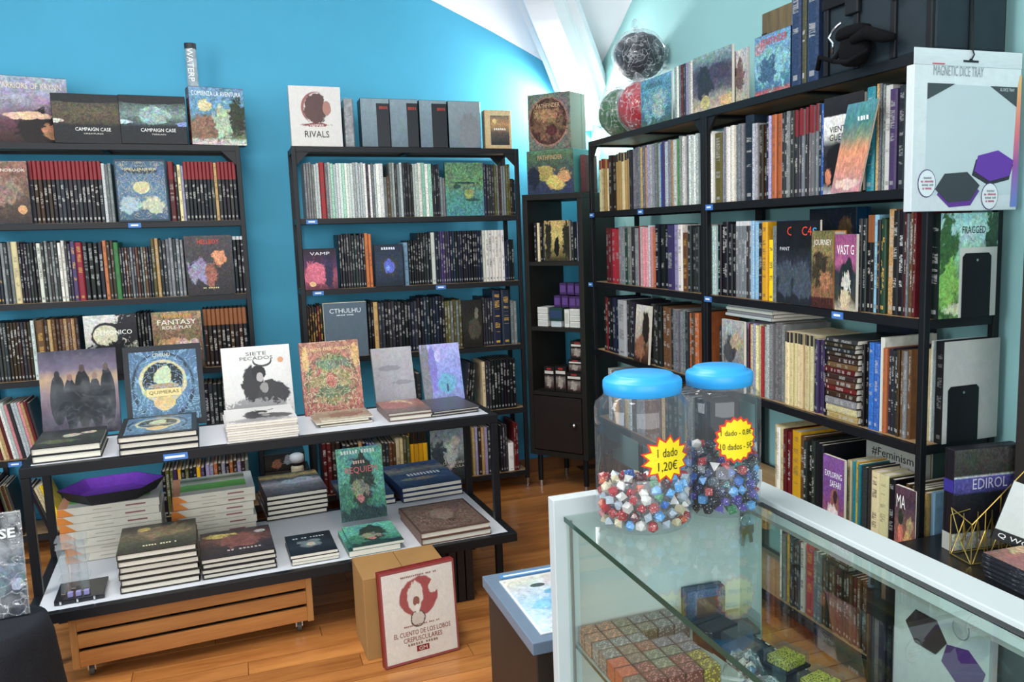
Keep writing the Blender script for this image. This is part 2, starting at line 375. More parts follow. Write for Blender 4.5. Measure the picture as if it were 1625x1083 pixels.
pb = lerp_path([(x, YB, z) for x, z in ARCH_B[:10]], NP); pr_ = lerp_path(RIB, NP); pm = lerp_path([(XM, yy, z) for yy, z in ARCH_M[:10]], NP)
vm = MB()
for a, b in ((pb, pr_), (pr_, pm)):
    K = 10
    V = [a[i].lerp(b[i], k / K) + Vector((0, 0, .10 * math.sin(math.pi * k / K) * min(1, i / 14))) for i in range(NP) for k in range(K + 1)]
    vm.faces(V, [(i * (K + 1) + k, i * (K + 1) + k + 1, (i + 1) * (K + 1) + k + 1, (i + 1) * (K + 1) + k) for i in range(NP - 1) for k in range(K)])
CEIL = struct(vm.obj('ceiling', M_PLASTER, smooth=True))
MB().box((-3.7, -6.2, 3.42), (XM + .12, YB + .12, 3.5)).obj('ceiling_slab', M_PLASTER, CEIL)
def sweep(path, prof, name, mt, parent):
    """profile (side, drop) swept along the vault diagonal"""
    b = MB(); V = []; n = len(prof)
    for i, p in enumerate(path):
        t = (path[min(i + 1, len(path) - 1)] - path[max(i - 1, 0)]).normalized(); side = t.cross(Vector((0, 0, 1))).normalized(); dn = side.cross(t).normalized()
        if dn.z > 0: dn = -dn
        V += [p + side * s + dn * d for s, d in prof]
    b.faces(V, [(i * n + k, i * n + (k + 1) % n, (i + 1) * n + (k + 1) % n, (i + 1) * n + k) for i in range(len(path) - 1) for k in range(n)])
    return b.obj(name, mt, parent)
rp = lerp_path(RIB, 30)
sweep(rp, [(-.115, -.03), (.115, -.03), (.115, .055), (.08, .10), (-.08, .10), (-.115, .055)], 'vault_rib', M_PLASTER, CEIL)
sweep(rp, [(-.165, -.03), (.165, -.03), (.165, .02), (-.165, .02)], 'rib_moulding', M_PLASTER, CEIL)
M_SKIRT = woodmat('skirting_wood', '6b4026', '8a5836', 0, .4)
struct(MB().box((-3.6, YB - .014, 0), (XM, YB, .085)).obj('baseboard_back', M_SKIRT))
struct(MB().box((XM - .014, -6.2, 0), (XM, YB - .014, .085)).obj('baseboard_right', M_SKIRT))
struct(MB().box((-3.6, YB - .006, .085), (XM - .014, YB, .125)).obj('trim_back', plain('blue_trim', '3a8cb8', .4)))

# corner uplight behind the boxes on the narrow tower
lampp = Vector((1.60, .14, 2.12))
lt = thing('corner_uplight', 'small glowing white uplight in the corner behind boxes on narrow tower', 'lamp', lampp)
MB().lathe([(0, -.10), (.035, -.10), (.035, -.06), (.012, -.055), (.012, -.02), (.05, .0), (.055, .03), (.05, .03), (.0, .0)], 20).obj('lamp_body', M_WHITE, lt, smooth=True)
gm, gnt, gb = newmat('lamp_glow'); gb.inputs['Emission Color'].default_value = (1, .97, .93, 1); gb.inputs['Emission Strength'].default_value = 40
MB().lathe([(0, .02), (.03, .025), (.042, .05), (.03, .075), (0, .08)], 16).obj('bulb', gm, lt, smooth=True)
MB().box((.0, -.01, -.03), (.155, .01, -.01)).obj('bracket', M_WHITE, lt)
pl = bpy.data.lights.new('uplight_glow', 'POINT'); pl.energy = 130; pl.shadow_soft_size = .05; pl.color = (1, .97, .93)
po = bpy.data.objects.new('uplight_glow', pl); COL.objects.link(po); po.location = lampp + Vector((0, 0, .14))

# ================================================================== SHELF UNITS
ZT, Z1, Z2, Z3, Z4, Z5 = 1.937, 1.573, 1.2066, .844, .4736, .101
SW, SD, PT = 1.2, .28, .022
ZS = [ZT, Z1, Z2, Z3, Z4, Z5]
UNITS = {}
def shelf_unit(key, label, loc, rz, W_=SW):
    t = thing('shelf_unit', label, 'shelf', loc, (0, 0, rz), 'black metal shelf units with wooden boards')
    UNITS[key] = Matrix.Translation(Vector(loc)) @ Matrix.Rotation(rz, 4, 'Z')
    for x in (0, W_ - PT):
        for yy in (0, SD - PT):
            MB().box((x, yy, .055), (x + PT, yy + PT, ZT - .001)).obj('post', M_BLACK, t, bevel=.002)
            f = MB().lathe([(0, 0), (.0125, 0), (.0125, .008), (.008, .012), (.008, .056), (0, .056)], 14).obj('foot', M_CHROME, t, (x + PT / 2, yy + PT / 2, 0), smooth=False)
    for k, z in enumerate(ZS):
        b = MB().box((PT * .4, .018, z - .016), (W_ - PT * .4, SD - .018, z)).obj('board', M_BOARD, t)
        for yy in (0, SD - .018):
            MB().box((PT, yy, z - .028), (W_ - PT, yy + .018, z - .001)).obj('rail', M_BLACK, b)
        for x in (0.004, W_ - .02):
            MB().box((x, PT, z - .028), (x + .016, SD - PT, z - .001)).obj('side_rail', M_BLACK, b)
        MB().box((W_ / 2 - .012, .018, z - .026), (W_ / 2 + .012, SD - .018, z - .0165)).obj('brace', M_BLACK, b)
        if k == 0:
            for x, s in ((PT, 1), (W_ - PT, -1)):
                for yy in (.006, SD - .02):
                    pts = [(x, z - .028), (x, z - .095), (x + s * .065, z - .028)]
                    V = [(p[0], yy, p[1]) for p in pts] + [(p[0], yy + .012, p[1]) for p in pts]
                    MB().faces(V, [(0, 1, 2), (5, 4, 3), (0, 3, 4, 1), (1, 4, 5, 2), (2, 5, 3, 0)]).obj('corner_gusset', M_BLACK, t)
    return t
SA = shelf_unit('A', 'black metal bookshelf against blue wall, leftmost and cut by the frame', (-.2404 - SW, 0, 0), 0)
SB = shelf_unit('B', 'black metal bookshelf against blue wall, between left shelf and narrow tower', (0, 0, 0), 0)
SCu = shelf_unit('C', 'black metal bookshelf on mint wall nearest the corner, topped with bagged balls', (1.4551, -.396, 0), R(-90))
SDu = shelf_unit('D', 'black metal bookshelf on mint wall closest to the counter, topped with black case', (1.4551, -1.5985, 0), R(-90), 1.222)
def ux(key, u, z, y=.02):
    M = UNITS[key]; a, b = -.8, 2.2
    if key == 'A': b = 1.6
    for _ in range(40):
        c = (a + b) / 2
        if proj_u(M @ Vector((c, y, z))) < u: a = c
        else: b = c
    return (a + b) / 2
def shelf_label(unit, key, u, z, w=.055):
    x = ux(key, u, z)
    o = MB().box((x - w / 2, -.0035, z - .028), (x + w / 2, -.0005, z - .006)).obj('shelf_label', M_TAGBLUE, unit)
    o['label'] = 'small blue name strip on shelf edge'
    MB().box((x - w * .3, -.0042, z - .020), (x + w * .28, -.0036, z - .013)).obj('print', ink('e6edf6'), o)
for un, k, u, z in ((SA, 'A', 214, Z1), (SB, 'B', 494, Z1), (SB, 'B', 504, Z2), (SB, 'B', 698, Z2), (SCu, 'C', 1023, Z1), (SCu, 'C', 945, Z1), (SCu, 'C', 943, Z2),
                    (SDu, 'D', 1133, Z1), (SDu, 'D', 1131, Z2), (SDu, 'D', 1338, Z2), (SA, 'A', 25, Z4)):
    shelf_label(un, k, u, z)

# ================================================================== BOOKS
MESHC = {}
def book_meshes(t, h, d, soft):
    """spine faces -Y, thickness along X, height along Z"""
    t = round(t * 2000) / 2000; h = round(h * 200) / 200; key = (t, h, d, soft)
    if key in MESHC: return MESHC[key]
    b = min(.0006 if soft else .0028, t * .2); q = t / 2; r = min(.004, t * .3); ins = .0008 if soft else .004
    pts = [(-q, d), (-q, r), (-q * .62, 0), (q * .62, 0), (q, r), (q, d), (q - b, d), (q - b, b + .001), (-q + b, b + .001), (-q + b, d)]
    side = [0, 1, 1, 1, 0, 0, 0, 0, 0, 0]; us = [(0, 1), (0, .19), (.19, .81), (.81, 1)] + [(0, 1)] * 6
    c = MB().prism(pts, 0, h, 0, side, us).mesh('book_cover', [M_COVER, M_SPINE])
    p = MB().box((-q + b * 1.02, b + .0015, ins), (q - b * 1.02, d - ins, h - ins)).mesh('pages', M_PAPER)
    MESHC[key] = (c, p); return c, p
STY = {  # band colour, letter colour, (band share, lettering, mottle)
    'n': ('000000', 'ffffff', (0, 0, 0)), 'w': ('000000', '9a9a98', (0, 1, .3)), 'W': ('000000', 'b0afab', (0, .9, .6)), 'r': ('7c2428', 'b5b1aa', (.3, 1, .15)), 'g': ('000000', 'c59a48', (0, 1, .1)),
    'd': ('000000', '4a4744', (0, .8, .15)), 'm': ('000000', 'b8b8b8', (0, .35, 1)), 'M': ('000000', '333333', (0, .3, .8)), 'o': ('85502f', 'c9c2b8', (.28, 1, .35)), 't': ('2a2a2c', '8a7048', (.14, .5, .3)),
    'R': ('7a2a22', '8a5030', (.18, .6, .3)), 's': ('1b1a18', 'e0a020', (.25, .5, 0)), 'b': ('c8c8c8', 'c8c8c8', (.06, .8, .3))}
ORD = 'first second third fourth fifth sixth seventh eighth ninth tenth eleventh twelfth thirteenth fourteenth fifteenth sixteenth seventeenth eighteenth nineteenth twentieth'.split()
def set_spine(o, col, st):
    o.color = hx(col); bc, tc, s = STY[st]
    o['band_color'] = hx(bc)[:3]; o['text_color'] = hx(tc)[:3]; o['spine_style'] = s
def vary(c, a=.12):
    v = [int(c[i:i + 2], 16) for i in (0, 2, 4)]; k = 1 + random.uniform(-a, a); return '%02x%02x%02x' % tuple(max(4, min(250, int(x * k + random.uniform(-5, 5)))) for x in v)
USED_LABELS = {}
def uniq(lab):
    return lab
def spine_book(M, x, yoff, z, t, h, d, col, st, soft, label, group, lean=0., name=None):
    c, p = book_meshes(t, h, d, soft)
    nm = name or ('magazine' if soft == 'mag' else 'softcover_book' if soft else 'hardcover_book')
    o = bpy.data.objects.new(nm, c); COL.objects.link(o)
    o.matrix_world = M @ Matrix.Translation((x, yoff, z + abs(math.sin(lean)) * t / 2)) @ Matrix.Rotation(lean, 4, 'Y')
    tag(o, label, 'magazine' if soft == 'mag' else 'book', group); set_spine(o, col, st)
    place('pages', p, o); return o
def row(key, z, rowname, segs, dz=0.0):
    """segs: (u0, u1, n, height, colours, style, what[, options])"""
    M = UNITS[key]
    for sg in segs:
        u0, u1, n, h, cols, st, what = sg[:7]; op = sg[7] if len(sg) > 7 else {}
        x0, x1 = op.get('xs') or (ux(key, u0, z), ux(key, u1, z)); pitch = (x1 - x0) / n; cl = cols.split(); lean = op.get('lean', 0)
        for k in range(n):
            cn = cl[k % len(cl)] if op.get('cycle') else random.choice(cl) if len(cl) > 1 else cl[0]
            cname = CNAME.get(cn, cn)
            desc = what.replace('@', cname)
            lab = f'{desc}, {rowname}' if n == 1 else f'{desc}, {ORD[k]} of {n}, {rowname}'
            hh = h * random.uniform(.965, 1.0) if not op.get('even') else h * random.uniform(.995, 1)
            t = pitch * .965
            spine_book(M, x0 + pitch * (k + .5), op.get('y', .022) + random.uniform(0, op.get('jit', .012)), z + .0008 + dz, t, hh, op.get('d', .205), vary(PAL[cn]), st, op.get('soft', False), lab, op.get('g', f'books on {rowname}'), lean, None if op.get('soft') else 'rulebook' if key in 'AC' else None)

# ---- front covers that face the room
def face_mesh(w, h, t, soft):
    b = .0008 if soft else .003; q = .0 if soft else .004
    pts = [(0, 0), (w, 0), (w, b), (b, b), (b, t - b), (w, t - b), (w, t), (0, t)]
    c = MB(); V = pts; n = len(pts)
    c.prism(pts, 0, h, 0, [2, 0, 0, 0, 0, 0, 0, 1])
    p = MB().box((b, b * 1.01, q), (w - q, t - b * 1.01, h - q))
    return c, p
def face_book(name, label, cat, M, w, h, t, am, spine='222222', st='n', soft=False, group=None):
    """standing book, cover towards local -Y, spine at local x = 0, lower left corner at the origin of M"""
    c, p = face_mesh(w, h, t, soft)
    o = bpy.data.objects.new(name, c.mesh('cover', [M_COVER, M_SPINE, am])); COL.objects.link(o); o.matrix_world = M
    tag(o, label, cat, group); set_spine(o, spine, st)
    p.obj('pages', M_PAPER, o); return o
def boxed(name, label, cat, M, w, h, t, front, side='222222', st='n', top=None, group=None, right=None):
    """closed box set: printed front (-Y), plain lid top and sides, with a lid seam"""
    b = MB().box((0, 0, 0), (w, t, h), 0, dict(front=2, left=1, right=1))
    o = bpy.data.objects.new(name, b.mesh('box', [M_COVER, M_SPINE, front])); COL.objects.link(o); o.matrix_world = M
    tag(o, label, cat, group); set_spine(o, side, st)
    bv = o.modifiers.new('edge', 'BEVEL'); bv.width = .0015; bv.segments = 1
    MB().box((-.0006, t * .72, -.0004), (w + .0006, t * .72 + .0012, h + .0006)).obj('lid_seam', ink('0c0c0e'), o)
    return o
def flat_mesh(w, l, t, soft):
    b = .0008 if soft else .003; q = .0006 if soft else .004
    c = MB(); M = Matrix(((1, 0, 0, 0), (0, 0, -1, l), (0, 1, 0, 0), (0, 0, 0, 1)))
    pts = [(0, 0), (w, 0), (w, b), (b, b), (b, t - b), (w, t - b), (w, t), (0, t)]
    c.prism(pts, 0, l, 0, [0, 0, 0, 0, 0, 0, 2, 1], M=M)
    # cover on top: UV so that the picture reads from -Y
    k = 6; c.u[k] = [(1, 1), (0, 1), (0, 0), (1, 0)]
    p = MB().box((b, q, b * 1.01), (w - q, l - q, t - b * 1.01)); return c, p
def flat_book(name, label, cat, loc, rz, w, l, t, am, spine='222222', st='n', soft=False, group=None, M=None):
    c, p = flat_mesh(w, l, t, soft)
    o = bpy.data.objects.new(name, c.mesh('cover', [M_COVER, M_SPINE, am])); COL.objects.link(o)
    if M is not None: o.matrix_world = M
    else: o.location = loc; o.rotation_euler = (0, 0, rz)
    tag(o, label, cat, group); set_spine(o, spine, st); p.obj('pages', M_PAPER, o); return o
def UM(key, u, z, y=.01, lean=0.0, dz=0.001, rz=0.0):
    """matrix on a shelf: left edge of the thing at photo column u on board z"""
    return UNITS[key] @ Matrix.Translation((ux(key, u, z, y), y, z + dz)) @ Matrix.Rotation(rz, 4, 'Z') @ Matrix.Rotation(-lean, 4, 'X')
# ================================================================== ROWS OF SPINES (photo columns measured at the board)
MAG = dict(soft='mag', d=.2); SO = dict(soft=True, d=.2)
rn = 'first row, left shelf'
row('A', Z1, rn, [
    (53, 168, 17, .285, 'black charcoal darkbrown', 'r', 'dark red-topped book beside dragon cover', dict(even=1)),
    (168, 184, 3, .28, 'silver grey', 'm', 'thin @ softcover by blue ornate cover', SO),
    (272, 282, 1, .295, 'darkred', 'r', 'dark red-topped book just right of blue ornate cover'),
    (282, 287, 1, .27, 'black', 'w', 'slim black book left of the cream spine'), (287, 293, 1, .28, 'cream', 'd', 'cream spine among dark books'), (293, 297, 1, .275, 'lilac', 'd', 'thin lilac spine beside the cream one'),
    (297, 345, 8, .285, 'black charcoal', 'r', 'dark red-topped book after lilac spine', dict(even=1)), (345, 350, 1, .285, 'tan', 'd', 'tan spine between red-topped books'),
    (350, 380, 5, .285, 'black charcoal', 'r', 'dark red-topped book by the end post', dict(even=1))])
rn = 'second row, left shelf'
row('A', Z2, rn, [
    (-2, 8, 2, .285, 'black charcoal', 'g', '@ book with gold lettering at frame edge'), (8, 26, 3, .285, 'charcoal grey', 'w', '@ book left of the yellowish spine'), (26, 36, 1, .29, 'cream', 'd', 'pale yellow spine with brown lettering'),
    (36, 66, 6, .28, 'black charcoal', 'w', '@ book before the narrow white spine', dict(g='black spines')), (66, 73, 1, .28, 'white', 'd', 'narrow white spine'), (73, 99, 5, .285, 'charcoal grey black', 'W', '@ book between the white spines'),
    (99, 110, 2, .285, 'white', 'd', 'white spine beside dark purple books'), (110, 119, 2, .28, 'charcoal', 'w', 'charcoal book next to purple spine'), (119, 127, 1, .285, 'purple', 'g', 'deep purple spine'),
    (127, 138, 1, .285, 'red', 'g', 'thick red spine with gold lettering'), (138, 155, 2, .28, 'black', 'W', 'black patterned spine right of red one'), (155, 170, 2, .28, 'black charcoal', 'W', '@ spine left of the orange one'),
    (170, 176, 1, .29, 'orange', 'd', 'orange-red spine with blue foot'), (176, 187, 2, .28, 'darkbrown', 'w', 'dark brown book left of green spine'), (187, 195, 1, .275, 'green', 'd', 'bright green spine'),
    (195, 246, 12, .245, 'charcoal grey brown black', 'W', 'short @ book after green spine', dict(even=1)), (246, 258, 2, .285, 'olive tan', 'W', '@ book before grey-black run'), (258, 297, 7, .285, 'black charcoal grey', 'W', '@ book left of the demon cover'),
    (375, 393, 3, .285, 'black', 'b', 'black spine with white foot mark by end post', dict(even=1))])
rn = 'third row, left shelf'
row('A', Z3, rn, [
    (-4, 57, 11, .275, 'charcoal darkbrown', 'W', '@ book with white foot mark', dict(even=1)), (57, 63, 1, .285, 'pale', 'd', 'pale grey spine left of orange-brown one'), (65, 78, 1, .28, 'brown', 'g', 'thick orange-brown spine'),
    (78, 133, 9, .28, 'brown tan darkbrown', 'm', '@ spine beside black-and-white cover', dict(even=1)), (220, 246, 5, .29, 'black', 'w', 'black book between two front covers'), (328, 397, 10, .29, 'darkbrown black', 'o', '@ orange-banded book by end post', dict(even=1))])
rn = 'fourth row, left shelf'
row('A', Z4, rn, [(0, 72, 14, .275, 'cream pink charcoal silver tan darkred white', 'M', 'leaning thin @ magazine', dict(soft='mag', d=.19, lean=R(-9))),
                  (330, 372, 6, .29, 'black charcoal', 'W', '@ book seen past the blue-framed cover'), (372, 410, 5, .25, 'black navy', 'w', '@ short book by the end post')])
rn = 'bottom row, left shelf'
row('A', Z5, rn, [(0, 11, 2, .275, 'darkred', 'g', 'dark red leaning book', dict(lean=R(-6))), (20, 38, 5, .26, 'darkred charcoal olive', 'M', 'thin leaning @ booklet', dict(soft=True, lean=R(-10))),
                  (76, 106, 6, .24, 'cream black charcoal yellow', 'M', 'leaning thin @ comic under the table edge', dict(soft='mag', lean=R(-17), d=.17)),
                  (262, 330, 11, .235, 'charcoal purple olive black ochre', 'W', '@ small book behind white packages'), (332, 400, 11, .245, 'darkbrown grey lilac black orange', 'W', '@ small book near the end post')])
rn = 'first row, middle shelf'
row('B', Z1, rn, [
    (487, 511, 6, .285, 'pale silver grey charcoal', 'm', '@ magazine left of red spine', MAG), (511, 520, 1, .285, 'red', 'd', 'red spine with white label among grey magazines'), (520, 569, 11, .285, 'pale mint white silver grey', 'm', '@ magazine right of red spine', MAG),
    (569, 601, 8, .285, 'grey silver charcoal white', 'm', '@ magazine before the white pair', MAG), (601, 612, 2, .285, 'white', 'M', 'white magazine before the short pair', MAG), (612, 622, 2, .215, 'grey brown', 'm', 'short @ booklet between tall magazines', SO),
    (622, 662, 10, .285, 'charcoal grey black silver', 'm', '@ magazine after the short pair', MAG), (662, 688, 5, .285, 'white mint pale', 'M', '@ magazine before dark thin ones', MAG), (688, 701, 4, .28, 'black charcoal', 'w', '@ thin book left of green cover', SO),
    (701, 709, 2, .21, 'grey', 'm', 'short grey booklet touching green cover', SO), (770, 787, 4, .285, 'purple charcoal', 'w', '@ book right of green cover', SO), (787, 812, 7, .28, 'olive darkbrown grey', 'm', '@ thin book near end post', SO), (812, 820, 3, .2, 'black darkbrown', 'w', 'short @ booklet against end post', SO)])
rn = 'second row, middle shelf'
row('B', Z2, rn, [
    (541, 583, 10, .285, 'black charcoal', 'W', '@ book right of pink-red cover'), (583, 594, 2, .285, 'orange', 'd', 'orange spine with pale top'), (644, 651, 1, .24, 'lightblue', 'd', 'white and light blue striped spine'),
    (651, 666, 4, .24, 'black', 'w', 'short black book after striped spine', dict(even=1)), (666, 687, 5, .285, 'black charcoal', 'W', '@ book left of single white spine'), (687, 694, 1, .285, 'white', 'd', 'single white spine between dark books'),
    (694, 721, 7, .285, 'navy purple charcoal', 'W', '@ book with white foot marks', dict(even=1)), (721, 768, 12, .285, 'navy black', 'W', '@ book left of the white set', dict(even=1)), (768, 803, 7, .285, 'white', 'd', 'white spine of the pale set', dict(even=1)), (803, 818, 4, .23, 'black navy', 'w', 'short @ book by end post')])
rn = 'third row, middle shelf'
row('B', Z3, rn, [
    (492, 516, 6, .28, 'darkred black darkbrown', 'g', '@ book left of grey-blue box'), (588, 597, 2, .285, 'black', 'w', 'black book right of grey-blue box'), (597, 604, 1, .285, 'tan', 'd', 'tan spine among black books'),
    (604, 666, 12, .28, 'black charcoal navy', 'W', '@ book before the taller run'), (666, 709, 9, .3, 'black navy', 'W', '@ taller book mid shelf'), (709, 736, 6, .27, 'grey olive', 'W', '@ spine left of dark cover'),
    (768, 785, 4, .275, 'charcoal', 'W', 'charcoal book right of dark cover'), (785, 799, 1, .32, 'navy', 'g', 'tall navy spine with gold lettering, first of the pair'), (799, 813, 1, .32, 'navy', 'g', 'tall navy spine with gold lettering, second of the pair'), (813, 823, 2, .255, 'grey charcoal', 'w', 'short @ book by end post')])
rn = 'fourth row, middle shelf'
row('B', Z4, rn, [(640, 672, 4, .25, 'teal charcoal', 'm', '@ book glimpsed between table covers'),
                  (737, 750, 3, .285, 'black charcoal', 'w', 'leaning @ book', dict(lean=R(7))), (768, 773, 1, .285, 'cream', 'd', 'cream spine among black books'), (773, 782, 2, .285, 'charcoal', 'w', 'charcoal book after cream spine'), (782, 821, 8, .285, 'black', 'W', 'black book with white foot mark', dict(even=1))])
rn = 'bottom row, middle shelf'
row('B', Z5, rn, [(516, 545, 4, .29, 'darkbrown darkred black', 'W', '@ book right of the marbled bottle'), (548, 586, 6, .265, 'darkbrown tan black charcoal', 'W', '@ book behind green standing cover'), (586, 600, 3, .255, 'blue grey', 'W', '@ book left of pale spine'), (600, 610, 1, .245, 'white', 'd', 'thick white spine with blue line'),
                  (610, 632, 4, .25, 'brown cream charcoal', 'W', '@ book before the cream block'), (632, 644, 2, .265, 'cream', 'd', 'cream block spine'), (644, 654, 2, .275, 'black olive', 'w', '@ book left of yellow set'), (654, 682, 4, .3, 'ochre', 's', 'yellow spine with black diagonal stripes', dict(even=1)),
                  (752, 786, 7, .28, 'darkbrown charcoal tan lilac', 'W', '@ book between the table posts'), (796, 808, 3, .28, 'black charcoal', 'w', '@ book right of table post'), (809, 818, 1, .165, 'white', 'd', 'short white spine at the shelf end'), (818, 825, 2, .29, 'black darkred', 'w', '@ book at the shelf end')])
rn = 'first row, far right shelf'
row('C', Z1, rn, [
    (950, 965, 4, .265, 'cream tan', 'R', '@ red-topped booklet at far post', SO), (965, 975, 2, .275, 'darkbrown', 'w', 'dark brown book among cream ones', SO), (975, 997, 6, .28, 'cream tan', 't', '@ dark-topped booklet', SO), (997, 1011, 3, .285, 'grey charcoal', 'm', '@ magazine mid run', MAG),
    (1011, 1025, 4, .285, 'tan grey', 'm', '@ magazine left of violet ones', MAG), (1025, 1045, 5, .285, 'grey lilac silver', 'm', '@ magazine beside violet ones', MAG), (1045, 1054, 2, .285, 'purple blue', 'd', '@ thin spine', MAG), (1054, 1072, 4, .29, 'tan silver grey', 'm', '@ magazine left of green one', MAG),
    (1072, 1077, 1, .29, 'green', 'M', 'green thin spine', MAG), (1077, 1107, 7, .29, 'white silver pale grey', 'm', '@ magazine at near post', MAG)])
rn = 'second row, far right shelf'
row('C', Z2, rn, [
    (960, 968, 2, .285, 'darkred', 'w', 'dark red book at far end'), (968, 981, 2, .275, 'red', 'w', 'bright red book'), (981, 1011, 6, .285, 'charcoal darkgreen grey', 'W', '@ book right of red pair'), (1011, 1014, 1, .285, 'red', 'n', 'very thin red spine'),
    (1014, 1033, 5, .285, 'silver pink pale', 'M', '@ booklet with red print', SO), (1033, 1039, 1, .26, 'orange', 'd', 'orange spine'), (1039, 1058, 3, .29, 'black', 'W', 'black book after orange spine'), (1058, 1068, 1, .29, 'purple', 'w', 'thick dark purple book'), (1068, 1075, 1, .29, 'lilac', 'd', 'lilac thin spine'),
    (1075, 1082, 1, .29, 'white', 'd', 'white thin spine'), (1082, 1090, 1, .25, 'brown', 'g', 'tan-brown short spine'), (1090, 1106, 3, .28, 'charcoal', 'w', 'charcoal book at near post')])
rn = 'third row, far right shelf'
row('C', Z3, rn, [
    (956, 966, 3, .29, 'darkred black', 'W', '@ book at far post'), (966, 980, 3, .285, 'navy black', 'W', '@ book beside grey block'), (980, 993, 1, .285, 'silver', 'd', 'thick silver-grey spine'), (993, 1006, 3, .285, 'black charcoal', 'w', '@ book left of slanted cover'),
    (1030, 1048, 4, .285, 'black charcoal', 'w', '@ book right of slanted cover'), (1048, 1062, 2, .28, 'brown', 'W', 'brown-orange book'), (1062, 1090, 6, .28, 'grey olive charcoal', 'm', '@ magazine above blue lids', MAG), (1090, 1107, 3, .28, 'brown orange', 'W', '@ spine at near post')])
row('C', Z4, 'fourth row, far right shelf', [(962, 1020, 10, .28, 'grey tan charcoal silver', 'm', '@ book behind front jar'), (1020, 1106, 12, .28, 'tan grey brown black', 'm', '@ book between jar lids')])
rn = 'first row, near right shelf'
row('D', Z1, rn, [
    (1125, 1130, 1, .285, 'white', 'M', 'thin white spine at far post', MAG), (1130, 1142, 1, .275, 'olive', 'w', 'dark olive thick spine with pale foot'), (1143, 1176, 10, .285, 'white silver grey lilac', 'm', '@ magazine right of olive spine', MAG),
    (1177, 1191, 1, .32, 'navy', 'W', 'thick navy box-set spine with pink lettering'), (1191, 1199, 2, .28, 'grey silver', 'm', '@ slim magazine', MAG), (1200, 1212, 3, .27, 'black darkbrown', 'w', 'short @ book'), (1212, 1220, 2, .29, 'lilac navy', 'W', '@ book left of orange spines'),
    (1221, 1236, 2, .29, 'orange', 'd', 'orange spine with white foot', dict(even=1)), (1236, 1255, 4, .29, 'charcoal grey', 'W', '@ book right of orange spines'), (1255, 1293, 10, .295, 'grey charcoal', 'r', '@ red-tipped magazine', MAG), (1293, 1306, 3, .295, 'blue navy', 'W', '@ book left of white war cover'),
    (1371, 1384, 1, .31, 'teal', 'W', 'blue-grey box-set spine with white lettering'), (1385, 1396, 3, .31, 'grey tan brown', 'm', '@ book beside blue-grey box'), (1396, 1407, 1, .3, 'white', 'd', 'white spine with dark lettering'), (1407, 1419, 1, .29, 'purple', 'w', 'dark violet-blue spine'),
    (1419, 1430, 1, .29, 'charcoal', 'W', 'dark spine with bold white lettering, first of pair'), (1430, 1442, 1, .29, 'black', 'W', 'dark spine with bold white lettering, second of pair'), (1443, 1449, 1, .27, 'lilac', 'd', 'lilac spine behind hanging package')])
rn = 'second row, near right shelf'
row('D', Z2, rn, [
    (1124, 1138, 4, .28, 'pale mint pink silver', 'M', '@ booklet at far post', SO), (1138, 1164, 5, .29, 'black', 'W', 'black book with white dots'), (1164, 1189, 6, .29, 'grey charcoal', 'b', '@ book with white foot mark', dict(even=1)), (1189, 1199, 2, .295, 'lightblue', 'W', 'light blue spine'),
    (1199, 1207, 1, .29, 'charcoal', 'w', 'charcoal spine left of ochre one'), (1207, 1216, 1, .285, 'ochre', 'd', 'ochre-tan spine'), (1216, 1225, 1, .225, 'yellow', 'd', 'short bright yellow spine'), (1225, 1231, 2, .27, 'grey', 'm', 'grey booklet right of yellow spine', SO),
    (1359, 1369, 2, .295, 'charcoal', 'W', 'dark grey book right of pink cover'), (1369, 1381, 2, .295, 'black', 'o', 'black orange-topped book', dict(even=1)), (1381, 1387, 1, .295, 'lightblue', 'd', 'slim light blue spine near the post'), (1387, 1401, 3, .29, 'darkgreen charcoal', 'g', '@ book near the post'),
    (1401, 1412, 1, .31, 'tan', 'W', 'brown and cream spine'), (1412, 1421, 1, .31, 'black', 'W', 'thick black spine with white lettering, first of pair'), (1421, 1430, 1, .31, 'black', 'W', 'thick black spine with white lettering, second of pair'), (1430, 1449, 6, .3, 'brown darkred grey', 'W', '@ book left of post'),
    (1462, 1470, 2, .29, 'darkred', 'w', 'thin dark red spine beside jungle cover', dict(xs=(1.178, 1.2), y=.036))])
rn = 'third row, near right shelf'
row('D', Z3, rn, [
    (1140, 1180, 8, .25, 'silver tan grey charcoal', 'm', '@ book behind the jar lid'), (1180, 1214, 8, .27, 'darkred cream lilac silver red', 'M', '@ softcover under the flat pile', SO), (1214, 1240, 5, .285, 'grey silver tan', 'm', '@ softcover before the cream set', SO),
    (1241, 1287, 9, .26, 'cream', 't', 'cream yellow-banded paperback', dict(soft=True, even=1)), (1287, 1309, 5, .255, 'purple black', 'w', '@ book left of flat pile', SO),
    (1364, 1375, 3, .27, 'black charcoal', 'w', '@ slim book right of flat pile'), (1375, 1391, 2, .27, 'blue', 'W', 'bright blue spine', dict(even=1)), (1391, 1397, 1, .29, 'white', 'n', 'thin white spine'), (1397, 1403, 1, .265, 'orange', 'd', 'orange-brown thin spine'), (1403, 1418, 3, .265, 'charcoal grey', 'W', '@ book right of orange-brown spine'),
    (1418, 1438, 5, .265, 'brown grey darkbrown', 'W', '@ book left of post'), (1461, 1470, 2, .28, 'cream white', 'd', 'thin @ spine right of post', dict(soft=True, xs=(1.172, 1.181), y=.06)), (1470, 1478, 2, .3, 'silver pale', 'W', '@ spiral notebook spine right of post', dict(soft=True, xs=(1.181, 1.191), y=.066)), (1478, 1484, 1, .3, 'lightblue', 'W', 'light blue spiral notebook spine', dict(soft=True, xs=(1.191, 1.1995), y=.068))])
rn = 'fourth row, near right shelf'
